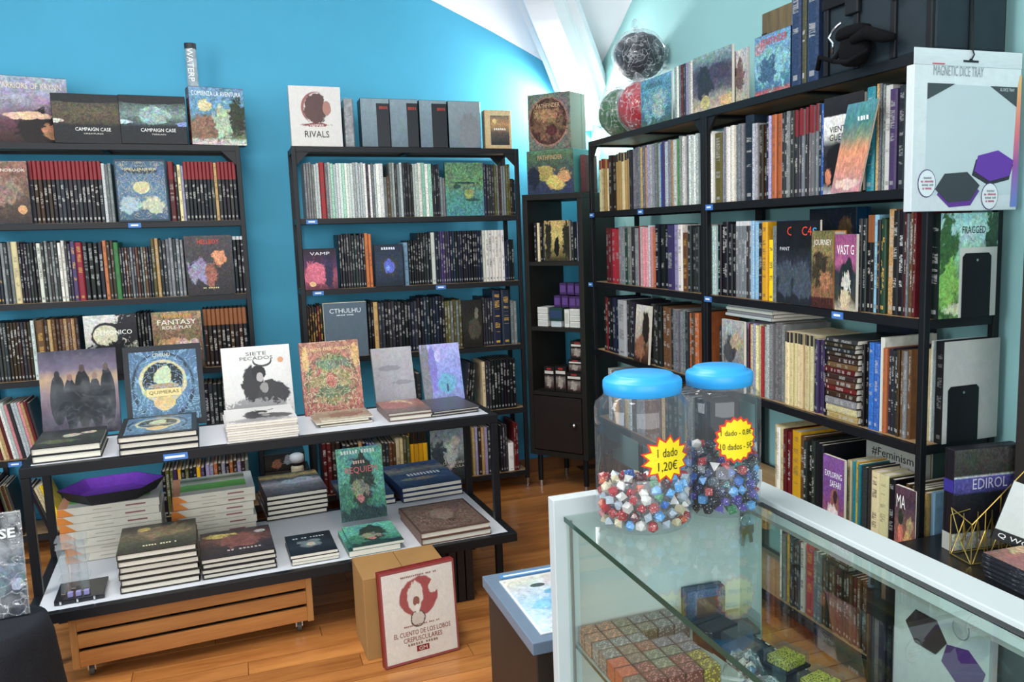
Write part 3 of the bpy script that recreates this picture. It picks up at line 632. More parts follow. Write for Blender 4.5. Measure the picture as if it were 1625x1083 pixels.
row('D', Z4, rn, [
    (1225, 1240, 3, .285, 'cream white', 'd', '@ book beside jar'), (1240, 1250, 2, .28, 'darkred', 'w', 'dark red book by the ochre box'), (1251, 1265, 1, .285, 'ochre', 'd', 'thick ochre box-set spine'), (1265, 1273, 1, .27, 'brown', 'W', 'brown spine right of ochre box'), (1273, 1288, 3, .27, 'black charcoal', 'W', '@ book with white lettering'), (1288, 1304, 2, .27, 'black', 'n', 'plain black book left of purple cover'),
    (1340, 1346, 1, .25, 'cream', 'd', 'cream spine right of purple cover'), (1346, 1362, 4, .25, 'teal ochre yellow olive', 'd', '@ thin spine', dict(soft=True)), (1362, 1378, 2, .245, 'purple charcoal', 'M', '@ patterned spine'), (1378, 1391, 1, .245, 'cream', 'd', 'cream spine with dark emblems, first of pair', dict(d=.112, jit=.002)), (1391, 1406, 1, .245, 'cream', 'd', 'cream spine with dark emblems, second of pair', dict(d=.112, jit=.002)), (1406, 1416, 1, .24, 'black', 'w', 'black book behind colourful front cover', dict(d=.112, jit=.002)),
    (1460, 1474, 5, .23, 'olive tan green brown', 'M', '@ comic spine right of post', dict(soft=True, xs=(1.12, 1.205), y=.04)), (1476, 1483, 1, .235, 'lightblue', 'n', 'pale blue folder spine right of post', dict(xs=(1.207, 1.222), y=.05))])
rn = 'bottom row, near right shelf'
row('D', Z5, rn, [(1232, 1240, 2, .27, 'white navy', 'd', '@ book seen through counter glass'), (1240, 1248, 2, .265, 'grey ochre', 'd', '@ book beside yellow one under glass'), (1248, 1266, 4, .26, 'charcoal darkbrown', 'W', '@ book through counter glass'), (1266, 1273, 1, .26, 'white', 'd', 'white book left of thick red'), (1273, 1286, 1, .265, 'red', 'g', 'thick red book through glass'), (1286, 1300, 2, .255, 'grey charcoal', 'W', '@ book right of thick red'),
                  (1300, 1385, 15, .235, 'darkred brown darkbrown charcoal', 'W', '@ book under flat volumes', dict(even=1)), (1385, 1410, 4, .235, 'grey silver tan', 'W', '@ book near post base'), (1410, 1440, 5, .24, 'black darkbrown', 'W', '@ book at the post base')])

# ================================================================== COVERS FACING OUT ON THE SHELVES
def wpx(key, u0, u1, z, y=.01): return ux(key, u1, z, y) - ux(key, u0, z, y)
def cover(key, z, u0, u1, h, am, label, t=.025, y=.004, lean=0., name='hardcover_book', cat='book', **kw):
    return face_book(name, label, cat, UM(key, u0, z, y, lean), wpx(key, u0, u1, z, y), h, t, am, **kw), wpx(key, u0, u1, z, y)
A_drag = art('cover_dragon', [(0, '2a201b'), (.25, '4d3526'), (.6, '6d4a39'), (1, '9a5a44')], [(.55, .5, .3, .22, '8a6a58', .8), (.85, .22, .08, .07, 'd08a3a', .5)], nz=(5, .6))
b, w = cover('A', Z1, -34, 52, .28, A_drag, 'brown dragon-art handbook cover facing out at frame edge, first row', y=-.005); text(b, 'HANDBOOK', w * .6, (w * .66, -.0008, .24), 'e4d9cc', h=.013)
A_sp = art('cover_blue_ornate', [(0, '26506e'), (.5, '3d6f93'), (1, '2b5876')], [(.5, .55, .16, .1, 'c8bf86', .3), (.27, .27, .2, .15, '8fb0bb', .7), (.7, .27, .2, .13, 'b3bd9a', .7), (.5, .82, .34, .05, '20384d', .2)], nz=(6, .4), border=(.03, '1d3246'), orn=('b8a878', 9, .8))
b, w = cover('A', Z1, 189, 270, .29, A_sp, 'blue ornate cover with pale face emblem facing out, first row, left shelf', y=-.012, spine='1c2a38', t=.03); text(b, 'SPELLJAMMER', w * .62, (w * .5, -.0008, .243), 'd8cfa8', h=.014)
A_hb = art('cover_demon', [(0, '241f22'), (.5, '3c3438'), (1, '4a4044')], [(.3, .42, .22, .2, '8d83a8', .9), (.7, .62, .14, .14, 'd9772a', .9), (.52, .35, .12, .2, '9a4a2c', .9)], nz=(7, .6))
b, w = cover('A', Z2, 299, 374, .292, A_hb, 'dark cover with violet and orange figure, second row, left shelf', y=-.004, spine='2a2628', t=.03); text(b, 'HELLBOY', w * .45, (w * .5, -.0008, .262), 'd1331f', h=.022); marks(b, w * .34, (w * .5, -.0008, .035), 'c9b98c', h=.007, n=9)
A_an = art('cover_white_black', [(0, '17161a'), (.3, '2a282c'), (.55, 'c7c2b4'), (1, 'd6d2ca')], [(.42, .66, .3, .22, '2c2a2e', .15), (.4, .66, .24, .17, 'd4cda8', .1), (.85, .8, .25, .3, '26242a', 1.2), (.55, .35, .5, .2, '1b1a1e', .9)], nz=(6, .3))
b, w = cover('A', Z3, 141, 224, .29, A_an, 'white and black ringed cover facing out, third row, left shelf', y=-.006, t=.022); text(b, 'DEMONICO', w * .7, (w * .55, -.0008, .205), 'f3f1ea', h=.022)
A_wh = art('cover_fantasy', [(0, '3a2c20'), (.35, '6d4e33'), (.7, '8a6a4c'), (1, 'a07c4e')], [(.4, .42, .3, .14, 'c98d4a', .9), (.7, .4, .25, .12, 'd2b9a0', .9)], nz=(7, .7))
b, w = cover('A', Z3, 248, 326, .29, A_wh, 'tan-brown fantasy cover with gold title facing out, third row, left shelf', y=-.006, t=.025)
text(b, 'WARHAMMER', w * .62, (w * .5, -.0008, .268), 'd9a12c', h=.016); text(b, 'FANTASY', w * .78, (w * .5, -.0008, .238), 'ece6da', h=.024); text(b, 'ROLE-PLAY', w * .6, (w * .5, -.0008, .212), 'ece6da', h=.016)
A_map = art('cover_green_map', [(0, '2f8a94'), (.4, '3f8f7c'), (.6, '5f8f55'), (1, '4d8058')], [(.62, .42, .12, .1, '8f9a4c', .6), (.3, .55, .1, .05, '1f4f4a', .8), (.5, .62, .35, .02, '1d4744', .8), (.7, .3, .2, .03, '24504a', .6)], nz=(8, .7))
cover('B', Z1, 709, 769, .285, A_map, 'green and teal map-like cover facing out, first row, middle shelf', y=0, t=.02, soft=True, name='softcover_book')
A_va = art('cover_pink_dark', [(0, '5a1230'), (.3, 'a52448'), (.6, '4a1b4e'), (1, '17101c')], [(.35, .4, .3, .28, 'd23a62', .9), (.25, .14, .1, .06, 'e8b060', .4), (.75, .4, .12, .5, '251a44', .7)], nz=(5, .5))
b, w = cover('B', Z2, 485, 537, .212, A_va, 'pink and black glossy cover facing out, second row, middle shelf', y=-.002, spine='1a1216', t=.03); text(b, 'VAMP', w * .6, (w * .5, -.0008, .186), 'e9e3e6', h=.016)
A_ba = art('cover_blue_gem', [(0, '121f30'), (.5, '1b3350'), (1, '16263c')], [(.5, .48, .28, .24, '3a3a30', .7), (.5, .48, .19, .17, '2343c8', .6), (.45, .45, .07, .06, '4f83f0', .6)], nz=(9, .6), border=(.02, '0c1420'))
b, w = cover('B', Z2, 597, 642, .222, A_ba, 'dark blue cover with glowing blue gem, second row, middle shelf', y=-.002, t=.025); marks(b, w * .5, (w * .5, -.0008, .202), 'd8dde6', h=.014, n=6)
A_ct = art('box_grey_blue', [(0, '566876'), (1, '4d5f6e')], nz=(3, .06))
k = UM('B', 518, Z3, -.004); w = wpx('B', 518, 586, Z3, -.004)
b = boxed('game_box', 'grey-blue box with pale title facing out, third row, middle shelf', 'game box', k, w, .29, .05, A_ct, 'cfc6ae', 'd'); text(b, 'CTHULHU', w * .72, (w * .5, -.0012, .247), 'dfe5e8', h=.024); marks(b, w * .4, (w * .5, -.0012, .224), 'dfe5e8', h=.006, n=12)
A_dk = art('cover_dark_brown', [(0, '1c1712'), (.5, '2a2620'), (1, '1d1b19')], [(.6, .4, .3, .2, '4a4436', .9), (.7, .72, .1, .12, '7a7560', .8)], nz=(6, .5))
cover('B', Z3, 737, 767, .265, A_dk, 'near-black cover with olive shapes facing out, third row, middle shelf', y=0, t=.02)
A_mx = art('cover_misty', [(0, '20262a'), (.3, '3d474c'), (.6, '8b9498'), (1, '5d7078')], [(.5, .5, .2, .25, 'b9c0bf', .9), (.68, .75, .12, .1, 'a8a69a', .8), (.2, .4, .2, .4, '33434c', .9)], nz=(6, .4))
b, w = cover('B', Z5, 686, 744, .295, A_mx, 'misty grey-blue cover facing out beside yellow spines, bottom row, middle shelf', y=-.004, t=.02); text(b, 'LA MASCARA', w * .6, (w * .62, -.0008, .1), 'd8d2b4', h=.014); text(b, 'DRACULA', w * .5, (w * .64, -.0008, .078), 'd8d2b4', h=.014)
A_pic = art('box_picture_dark', [(0, '1a1612'), (.5, '2e2a24'), (1, '15151a')], [(.3, .4, .12, .3, '8a4a2a', .8), (.6, .6, .12, .25, '7d8a94', .8)], nz=(6, .5))
A_pic2 = art('box_picture_brown', [(0, '3a2d20'), (.5, '4d4030'), (1, '2c2620')], [(.55, .35, .25, .22, '8a7a2a', .9), (.5, .3, .12, .14, '9a5a3a', .9)], nz=(6, .5))
boxed('game_box', 'brown picture box under a smaller dark one beside marbled bottle, bottom row', 'game box', UM('B', 425, Z5, -.01), .22, .17, .16, A_pic2, '241d18')
boxed('game_box', 'dark picture box lying on the brown one beside marbled bottle', 'game box', UM('B', 425, Z5, .0, dz=.172), .2, .09, .14, A_pic, '17161a')
bt = thing('marbled_bottle', 'cream marbled cylinder bottle with white cap on bottom row, middle shelf', 'bottle', UM('B', 476, Z5, -.03).translation)
MB().lathe([(0, 0), (.03, 0), (.032, .004), (.032, .19), (.026, .2), (.0, .2)], 20).obj('bottle_body', art('marble_cream', [(0, 'c9b98e'), (1, 'd8cba4')], [(.3, .5, .1, .1, '4a4034', 1.5)], nz=(4, .4)), bt, smooth=False)
MB().lathe([(0, .2), (.027, .2), (.027, .215), (0, .215)], 20).obj('neck_band', ink('18161a'), bt)
MB().lathe([(0, .215), (.034, .217), (.037, .235), (.034, .255), (.02, .262), (0, .262)], 20).obj('cap', M_WHITE, bt, smooth=True)
# far right shelf: slanted cover
A_sl = art('cover_cream_figure', [(0, '2a1c14'), (.3, '6d4326'), (.45, 'b9a88e'), (1, 'd9d2c2')], [(.7, .6, .25, .3, '2b2420', .7), (.4, .25, .3, .2, '9a5a30', .9)], nz=(5, .4))
face_book('softcover_book', 'cream figure cover slanting forward, third row, far right shelf', 'book', UM('C', 1006, Z3, -.004, R(4)), wpx('C', 1006, 1028, Z3), .275, .012, A_sl, 'd8d0c0', soft=True)
# near right shelf
A_vg = art('cover_war', [(0, 'b9b7b0'), (.12, '2a2628'), (.5, '34303a'), (.62, 'd8d6d0'), (.8, 'dcdad4'), (.81, '211d20'), (1, '2a2424')], [(.3, .3, .25, .22, '1a171c', .7), (.12, .18, .08, .1, 'c8652a', .7)], nz=(6, .3), warp=.02)
b, w = cover('D', Z1, 1306, 1368, .30, A_vg, 'white cover with black lettering and dark figure, first row, near right shelf', y=.02, t=.02); text(b, 'VIENTOS', w * .6, (w * .46, -.0008, .2), '18161a', h=.018); text(b, 'GUERRA', w * .6, (w * .46, -.0008, .175), '18161a', h=.02)
A_su = art('booklet_sunset', [(0, 'b87e86'), (.25, 'c97a5c'), (.45, 'd8793a'), (.62, '7a8a6a'), (.8, '2f7a7c'), (1, '3a8a94')], [(.5, .1, .4, .06, 'e0b8a8', .8)], nz=(4, .35))
Mx = UM('D', 1318, Z1, -.004)
b = face_book('softcover_book', 'orange and teal sunset booklet slanting across the white war cover', 'book', Mx, .135, .262, .006, A_su, 'b06a40', soft=True); marks(b, .05, (.15, -.0004, .215), 'e9eef0', h=.014, n=4)
for q in [b] + list(b.children):   # floppy booklet sagging sideways
    if q.name.startswith('print'): continue
    for vv in q.data.vertices: vv.co.x += vv.co.z * .30
A_c1 = art('mag_neon', [(0, '20242c'), (.45, '2f3440'), (.7, '171a20'), (1, '15171c')], [(.4, .3, .4, .2, '3f4a58', .9)], nz=(5, .4))
for i, (u0, yy, lab) in enumerate(((1232, .012, 'dark neon-lettered cover facing out, far one of two, second row'), (1255, .0, 'dark neon-lettered cover facing out, near one of two, second row'))):
    b, w = cover('D', Z2, u0, u0 + 45, .285, A_c1, lab, y=yy, t=.009, soft=True, name='softcover_book'); text(b, 'C4', w * .34, (w * .55, -.0004, .25), 'd8402e', h=.03); text(b, 'PANT', w * .34, (w * .3, -.0004, .19), 'd6dade', h=.012) if i == 0 else text(b, 'S', w * .14, (w * .82, -.0004, .246), '4aa0d8', h=.03)
A_nv = art('box_navy', [(0, '16202e'), (.5, '1d2c40'), (1, '13202f')], [(.75, .7, .15, .2, '6a4a24', .9)], nz=(5, .5))
boxed('game_box', 'navy box standing behind the gold-brown cover, second row, near right shelf', 'game box', UM('D', 1283, Z2, .14), wpx('D', 1283, 1357, Z2, .14), .325, .06, A_nv, '1c4a72')
A_jo = art('cover_journey', [(0, '3a1512'), (.13, '4a1d16'), (.15, '8a5a24'), (.5, '5a4a2a'), (.75, '8a7a3c'), (1, '6d6230')], [(.4, .5, .3, .22, '3a3424', .9), (.6, .36, .3, .12, 'a0622a', .9)], nz=(8, .7), warp=.04)
b, w = cover('D', Z2, 1287, 1322, .25, A_jo, 'gold-brown cover with thick gold spine, second row, near right shelf', y=-.004, t=.05, spine='a86a2c', st='R'); text(b, 'JOURNEY', w * .8, (w * .5, -.0008, .21), 'e9e3d6', h=.024)
A_vs = art('cover_vast', [(0, 'b9a890'), (.15, '3a3a34'), (.5, '25343c'), (.62, 'a33a78'), (1, '8f2f6e')], [(.55, .42, .34, .24, '1d2a30', .5), (.55, .38, .2, .14, 'c9c6b6', 1.2), (.5, .14, .25, .14, 'c8b088', .7)], nz=(6, .4))
b, w = cover('D', Z2, 1324, 1357, .238, A_vs, 'magenta cover with toothed dark mouth, second row, near right shelf', y=-.002, t=.012, soft=True, name='softcover_book'); text(b, 'VAST G', w * .8, (w * .5, -.0004, .19), 'f1ece8', h=.03)
# third row: piles
def flat_pile(key, z, u0, u1, n, th, cols, what, length=.2, dz0=0., jit=.01, st='W', soft=True, d=.21):
    x0 = ux(key, u0, z); w = ux(key, u1, z) - x0; zz = z + dz0 + .001
    for i in range(n):
        cn = cols.split()[i % len(cols.split())]; j = random.uniform(-jit, jit); d_ = d * random.uniform(.96, 1.02)
        M = UNITS[key] @ Matrix.Translation((x0 + j, .012 + random.uniform(0, .008), zz))
        nm = 'softcover_book' if soft else 'hardcover_book'
        # lying book, spine (long side) towards the room
        t = th * random.uniform(.9, 1.05)
        c, p = book_meshes(t, round(w, 3), d_, soft); o = bpy.data.objects.new(nm, c); COL.objects.link(o)
        o.matrix_world = M @ Matrix.Translation((0, 0, t / 2)) @ Matrix.Rotation(R(90), 4, 'Y')
        tag(o, f'{what.replace("@", CNAME.get(cn, cn))}, {ORD[i]} from below', 'book', what.replace('@ ', '')); set_spine(o, vary(PAL[cn]), st); place('pages', p, o)
        zz += t * 1.02
    return zz
zz = flat_pile('D', Z3, 1310, 1359, 3, .024, 'tan cream grey', 'flat @ book, pile foot, third row, near right shelf')
zz = flat_pile('D', Z3, 1310, 1358, 7, .0195, 'darkbrown darkred brown', 'flat @ book in middle pile, third row, near right shelf', dz0=zz - Z3)
flat_pile('D', Z3, 1309, 1358, 4, .015, 'darkbrown charcoal', 'flat @ book topping middle pile, near right shelf', dz0=zz - Z3, d=.245)
flat_pile('D', Z3, 1156, 1228, 5, .012, 'silver grey white', 'flat @ magazine over upright row behind jar lid', dz0=.288, st='n', d=.24)
boxed('game_box', 'dark navy box with blue letters standing behind books, third row, near right shelf', 'game box', UM('D', 1388, Z3, .242), .24, .30, .035, A_nv, '16202e')
A_wt = art('cover_mountain_grey', [(0, '5a5650'), (.5, '8d8c86'), (1, 'a5a8a6')], [(.4, .6, .3, .2, '4a4a50', .9), (.7, .7, .3, .12, 'b09a7a', .8)], nz=(5, .5))
face_book('softcover_book', 'grey mountain-scene cover behind the jar lid, third row, near right shelf', 'book', UM('D', 1146, Z3, -.004), wpx('D', 1146, 1180, Z3), .275, .012, A_wt, '8a8880', soft=True)
# near end: covers that face the counter, with black bookends
def end_cover(label, z, h, dpt, am, yoff, name='hardcover_book', sp='1c2622', t=.02, st='w', x0=.008):
    M = UNITS['D'] @ Matrix.Translation((yoff, x0, z + .001)) @ Matrix.Rotation(R(90), 4, 'Z')
    o = face_book(name, label, 'book', M, dpt, h, t, am, sp, st)
    return o
A_fr = art('cover_jungle', [(0, '4a7a2f'), (.3, '5f9a3c'), (.55, '6fae7a'), (.8, '9fd0c8'), (1, '7fc0bc')], [(.12, .5, .16, .5, '2f5f2a', 1.2), (.92, .8, .14, .25, '2c5238', 1.2), (.15, .3, .18, .22, '6fb52c', 1.), (.6, .08, .5, .07, 'b9cfa0', .6)], rects=[(.34, 0, 1, .67, 'b9bdb4')], nz=(6, .4))
b = end_cover('green jungle cover facing the counter at the end of second row', Z2, .292, .21, A_fr, 1.238, t=.037, x0=.034); text(b, 'FRAGGED', .085, (.12, -.0008, .245), '17211f', h=.02)
A_gb = art('back_cover_grey', [(0, 'b5b8b2'), (1, 'a9aca6')], nz=(2, .05))
b = end_cover('plain grey back cover facing the counter at the end of third row', Z3, .295, .21, A_gb, 1.23, sp='1a1a1c', t=.03, x0=.068)
def bookend(label, z, x, y0, w, h):
    M = UNITS['D'] @ Matrix.Translation((x, y0, z + .001))
    t = thing('bookend', label, 'bookend', M=M, group='black metal bookends on near right shelf')
    pts = [(0, 0), (w, 0), (w, h - .01), (w - .01, h), (.01, h), (0, h - .01)]
    MB().prism(pts, 0, .0012, M=Matrix(((0, 0, 1, 0), (1, 0, 0, 0), (0, 1, 0, 0), (0, 0, 0, 1)))).obj('upright_plate', M_BLACK, t)
    MB().box((-.09, 0, 0), (0, w, .0009)).obj('foot_plate', M_BLACK, t)
    MB().lathe([(0, 0), (.004, 0), (.004, .0008), (0, .0008)], 12).obj('screw_hole', M_CHROME, t, (.0014, w / 2, h - .02), (0, R(90), 0))
bookend('black metal bookend against green jungle cover, second row', Z2, 1.2395, .115, .105, .18)
bookend('black metal bookend against grey back cover, third row', Z3, 1.2315, .085, .115, .165)
# fourth row
A_ex = art('cover_safari', [(0, 'b0566a'), (.25, '8a3a5a'), (.5, '6a2f86'), (1, '7a3a92')], [(.55, .36, .22, .2, '8a4a3c', .8), (.45, .2, .3, .14, 'd8c2c0', .9), (.6, .48, .1, .09, '3a2430', .5)], nz=(6, .4))
b, w = cover('D', Z4, 1305, 1338, .25, A_ex, 'purple cover with white title facing out, fourth row, near right shelf', y=-.004, t=.012, soft=True, name='softcover_book'); text(b, 'EXPLORING', w * .8, (w * .5, -.0004, .19), 'f0ecf0', h=.02); text(b, 'SAFARI', w * .5, (w * .6, -.0004, .16), 'f0ecf0', h=.022)
A_fe = art('box_grey_paper', [(0, 'a09e92'), (1, 'a8a79c')], nz=(2, .08))
k = UM('D', 1372, Z4, .14); b = boxed('game_box', 'grey box with black hashtag word standing behind cream spines, fourth row', 'game box', k, .26, .345, .04, A_fe, 'c6c2b0', 'n'); text(b, '#Feminism', .19, (.125, -.0012, .262), '2b2a2a', h=.03)
A_ma = art('cover_crowd', [(0, '8a5a34'), (.3, '9a4a30'), (.6, '6a4a4a'), (.8, '453044'), (1, '5a3a48')], [(.3, .4, .15, .14, 'd0582a', .8), (.65, .3, .2, .16, 'd09a3c', .9), (.3, .62, .12, .1, '2a3a2c', .7), (.75, .55, .14, .12, 'a88a58', .8)], nz=(7, .6))
b, w = cover('D', Z4, 1418, 1450, .235, A_ma, 'colourful crowd cover with bold white title, fourth row, near right shelf', y=-.004, t=.012, soft=True, name='softcover_book'); text(b, 'MA', w * .42, (w * .3, -.0004, .19), 'f2efe8', h=.04)
# flat volumes in the bottom row, seen through the counter
flat_pile('D', Z5, 1240, 1262, 3, .02, 'charcoal grey', 'flat @ book atop the bottom row beside jar base', dz0=.275, d=.2)
flat_pile('D', Z5, 1310, 1345, 3, .018, 'darkbrown brown', 'flat @ book atop brown spines, bottom row, near right shelf', dz0=.242, d=.22)
# ================================================================== ON TOP OF THE SHELVES
def std(x, y, z, rz=0., lean=0.): return Matrix.Translation((x, y, z)) @ Matrix.Rotation(rz, 4, 'Z') @ Matrix.Rotation(-lean, 4, 'X')
ZP = ZT + .001
A_kr = art('box_krynn', [(0, '2a1414'), (.35, '5a2f3c'), (.65, '9a8ca6'), (1, '8e9cb4')], [(.7, .25, .35, .25, '1d1214', .7), (.45, .42, .3, .06, 'e0b48a', .6), (.75, .2, .12, .12, 'a86a30', .8)], nz=(5, .4))
b = boxed('game_box', 'large box with stormy violet front and flame-printed side, far left atop left shelf', 'game box', std(-1.285, .04, ZP, R(14)), .32, .305, .1, A_kr, '1a1012'); text(b, 'WARRIORS OF KRYNN', .26, (.165, -.0014, .262), 'd9c9a8', h=.026)
A_fl = art('box_flame', [(0, '140c0c'), (.3, '3a1210'), (1, '120d10')], [(.5, .3, .4, .22, 'd0541c', .9), (.5, .28, .22, .13, 'f0a83a', .8), (.5, .75, .3, .14, 'a8601c', .7)], nz=(6, .4))
boxed('game_box', 'black flame-art box cut by frame edge atop left shelf', 'game box', std(-1.40, .02, ZP, R(10)), .1, .30, .18, A_fl, '1a1012')
A_cc = art('box_case_dark', [(0, '101116'), (.36, '14161c'), (.42, '463a28'), (.6, '5a4a30'), (.82, '4a4636'), (.86, '15171d'), (1, '12141a')], [(.5, 1.02, .75, .2, '12141a', .1), (.05, .45, .12, .04, 'c9c2a8', .7)], nz=(8, .7), warp=.08)
b = boxed('game_box', 'black case box with brown creature scene atop left shelf', 'game box', std(-1.03, .005, ZP, R(4)), .275, .225, .09, A_cc, '131318'); text(b, 'CAMPAIGN CASE', .145, (.16, -.0014, .065), 'ecebe6', h=.016); text(b, 'CREATURES', .08, (.16, -.0014, .045), 'd9d6cc', h=.006)
A_ct2 = art('box_case_terrain', [(0, '101218'), (.36, '131820'), (.42, '3d4d4a'), (.62, '6d8a82'), (.84, '43564f'), (.88, '14181e'), (1, '12151b')], [(.52, .6, .24, .18, '8fb0a6', .6), (.5, 1.02, .75, .2, '12151b', .1), (.06, .45, .14, .04, 'b9d0e0', .7), (.95, .42, .12, .05, '6a8ac0', .7)], nz=(7, .6), warp=.08)
b = boxed('game_box', 'black case box with grey-green terrain scene atop left shelf', 'game box', std(-.755, .0, ZP, R(2)), .285, .225, .09, A_ct2, '131318'); text(b, 'CAMPAIGN CASE', .15, (.16, -.0014, .065), 'ecebe6', h=.016); text(b, 'TERRAIN', .06, (.16, -.0014, .045), 'd9d6cc', h=.006)
A_co = art('box_aventura', [(0, 'c9c8bc'), (.1, 'b8b4a4'), (.13, '6a6a50'), (.4, '5a7a72'), (.62, '4a90b8'), (1, '5a8fae')], [(.3, .3, .3, .22, '8a6248', .9), (.6, .42, .16, .3, 'a9c0a0', .9), (.85, .5, .16, .34, '3a4030', .8), (.28, .68, .12, .1, 'd9c690', .7)], nz=(7, .5), warp=.03)
b = boxed('game_box', 'bright fantasy starter box with white title strip at end of left shelf top', 'game box', std(-.452, .0, ZP, R(10)), .252, .275, .09, A_co, '5a2a24', 'W'); text(b, 'COMIENZA LA AVENTURA', .225, (.125, -.0014, .245), 'eceef0', h=.022)
tb = thing('poster_tube', 'tall narrow clear tube with white lettering behind starter box', 'tube', (-.43, .17, ZP))
MB().lathe([(0, 0), (.026, 0), (.026, .49), (0, .49)], 20).obj('tube_body', plain('tube_print', '9aa7ad', .25, 0, .3, 30), tb)
MB().lathe([(0, .49), (.0275, .478), (.0275, .505), (0, .505)], 20).obj('end_cap', ink('2a2a2e'), tb)
text(tb, 'WATERP', .16, (-.004, -.0275, .40), 'f0f1ef', (R(90), R(90), 0), h=.028)
A_ri = art('box_rivals', [(0, 'd2ccc6'), (1, 'd6d0cb')], [(.52, .64, .3, .27, '9a4440', .0), (.56, .62, .29, .28, 'd4cec9', .0), (.5, .62, .22, .26, '5a3a38', .35), (.72, .64, .08, .12, 'a86a58', .2), (.5, .36, .26, .03, '8a2a2e', .9)], nz=(5, .05), warp=.0)
b = boxed('game_box', 'white box with red profile head emblem on middle shelf top', 'game box', std(.008, .03, ZP), .252, .30, .07, A_ri, 'cfcac4'); text(b, 'RIVALS', .12, (.126, -.0014, .062), '26211f', h=.032); text(b, 'VAMPIRE', .07, (.126, -.0014, .105), 'e6e0da', h=.012)
wb = thing('wrapped_bundle', 'narrow plastic-wrapped grey bundle beside white emblem box', 'bundle', (.30, .05, ZP))
MB().box((-.024, 0, 0), (.024, .14, .245)).obj('bundle_core', plain('grey_bundle', '8d8f90', .4, 0, .4, 40), wb, bevel=.006); MB().box((-.026, -.002, 0), (.026, .142, .252)).obj('plastic_wrap', wrapmat('clear_wrap'), wb, bevel=.008)
MB().box((-.03, -.003, .0), (-.0265, .14, .2)).obj('side_card', ink('232326'), wb)
A_gl = [art('box_shiny_grey_%d' % i, [(0, '5d7380'), (1, '7d949e')], rects=[(a, .0, 1, hh, '22262c')], nz=(3, .12)) for i, (a, hh) in enumerate(((.55, .9), (.6, .92), (.45, .93)))]  # dark panel on each front: neighbouring box's reflection, painted into the colour
A_gl.append(art('box_shiny_plain', [(0, '6a7a84'), (.6, '7d8c94'), (1, '86959c')], [(.65, .35, .3, .42, '7d8288', .4)], nz=(3, .1)))
for i, (x, w) in enumerate(((.355, .165), (.505, .165), (.66, .165), (.815, .195))):
    b = boxed('game_box', f'shiny grey-blue box with black spine, {ORD[i]} of four atop middle shelf', 'game box', std(x, .015, ZP, R(-2)), w - .018, .247, .14, A_gl[i], '17171a', group='shiny boxes atop middle shelf')
    if i < 3: marks(b, .045, (w * .72, -.0014, .2), 'a0352a', h=.016, n=5)
A_cr = art('box_cream_photo', [(0, 'c9a86a'), (1, 'd0b47c')], rects=[(.22, .1, .9, .86, '3a3638')], blobs=[], nz=(4, .2))
b = boxed('game_box', 'small cream box with dark picture at end of middle shelf top', 'game box', std(1.02, .03, ZP, R(-3)), .15, .207, .07, A_cr, 'c08a4a', 'd')
pm_ = MB().box((.035, -.0012, .02), (.137, -.0004, .178)).obj('picture', art('sunset_pic', [(0, '2a2c34'), (.4, '5a5048'), (.7, 'c08a3c'), (1, '7a6a5a')], [(.2, .8, .12, .1, 'e8c060', .5)], nz=(5, .4)), b)
marks(b, .07, (.086, -.0018, .105), 'e8e4da', h=.012, n=6)

# balls in plastic bags on the far right shelf
def bag_ball(label, c, r, col, sq=(1, 1, 1), core=None):
    t = thing('bagged_ball', label, 'bagged ball', (c[0], c[1], ZP), group='bagged balls on far right shelf')
    z = c[2] - ZP
    def ball(rr, seed, amp, n=28, m_=18):
        rnd = random.Random(seed); ph = [rnd.uniform(0, 6.28) for _ in range(8)]; V = []; F = []
        for i in range(m_ + 1):
            th = math.pi * i / m_
            for k in range(n):
                a = 2 * math.pi * k / n
                d = rr * (1 + amp * (math.sin(3 * a + ph[0]) * math.sin(2 * th + ph[1]) + .7 * math.sin(5 * a + ph[2] + 3 * th) + .5 * math.sin(9 * th + ph[3] + 2 * a) + .4 * math.sin(11 * a + ph[4])))
                V.append((d * math.sin(th) * math.cos(a) * sq[0], d * math.sin(th) * math.sin(a) * sq[1], max(-z + .001, d * math.cos(th) * sq[2])))
        for i in range(m_):
            for k in range(n): F.append((i * n + k, (i + 1) * n + k, (i + 1) * n + (k + 1) % n, i * n + (k + 1) % n))
        return MB().faces(V, F)
    ball(r * .92, 3, .02).obj('ball', plain('ball_' + col, col, .6, 0, .15, 20, bump=.3), t, (0, 0, z), smooth=True)
    ball(r * 1.04, 11, .03).obj('plastic_bag', wrapmat('bag_wrap', .55), t, (0, 0, z), smooth=True)
    k = MB().tube([(0, 0, z + r * .9), (.02, .02, z + r * 1.12), (.0, .05, z + r * 1.2)], [.03, .012, .03], 10); k.obj('bag_knot', wrapmat('bag_wrap'), t, smooth=True)
bag_ball('green ball in clear plastic bag at the corner end of far right shelf top', (1.60, -.50, 2.07), .125, '47724a', (1, 1, 1.05))
bag_ball('red ball in clear plastic bag between green ball and teal comic', (1.575, -.79, 2.065), .12, 'b8303a', (1, 1.05, 1.05))
bag_ball('dark grey ball in clear plastic bag resting on the green and red balls', (1.635, -.655, 2.33), .135, '33343c', (1, 1.1, .9))
A_pf = art('comic_teal', [(0, '4a6a4c'), (.15, '3a6a78'), (.6, '3f8aa4'), (1, '4f97b0')], [(.5, .45, .4, .3, '6aa6b4', 1.2), (.6, .4, .2, .25, '9ab8ae', 1.)], nz=(9, .7))
b = face_book('softcover_book', 'teal battle-scene comic facing out on far right shelf top', 'book', UNITS['C'] @ std(.60, .02, ZP), .30, .205, .006, A_pf, '5a8a9a', soft=True); text(b, 'Pathfinder', .16, (.14, -.0004, .175), '2c4450', h=.024)
x = .915
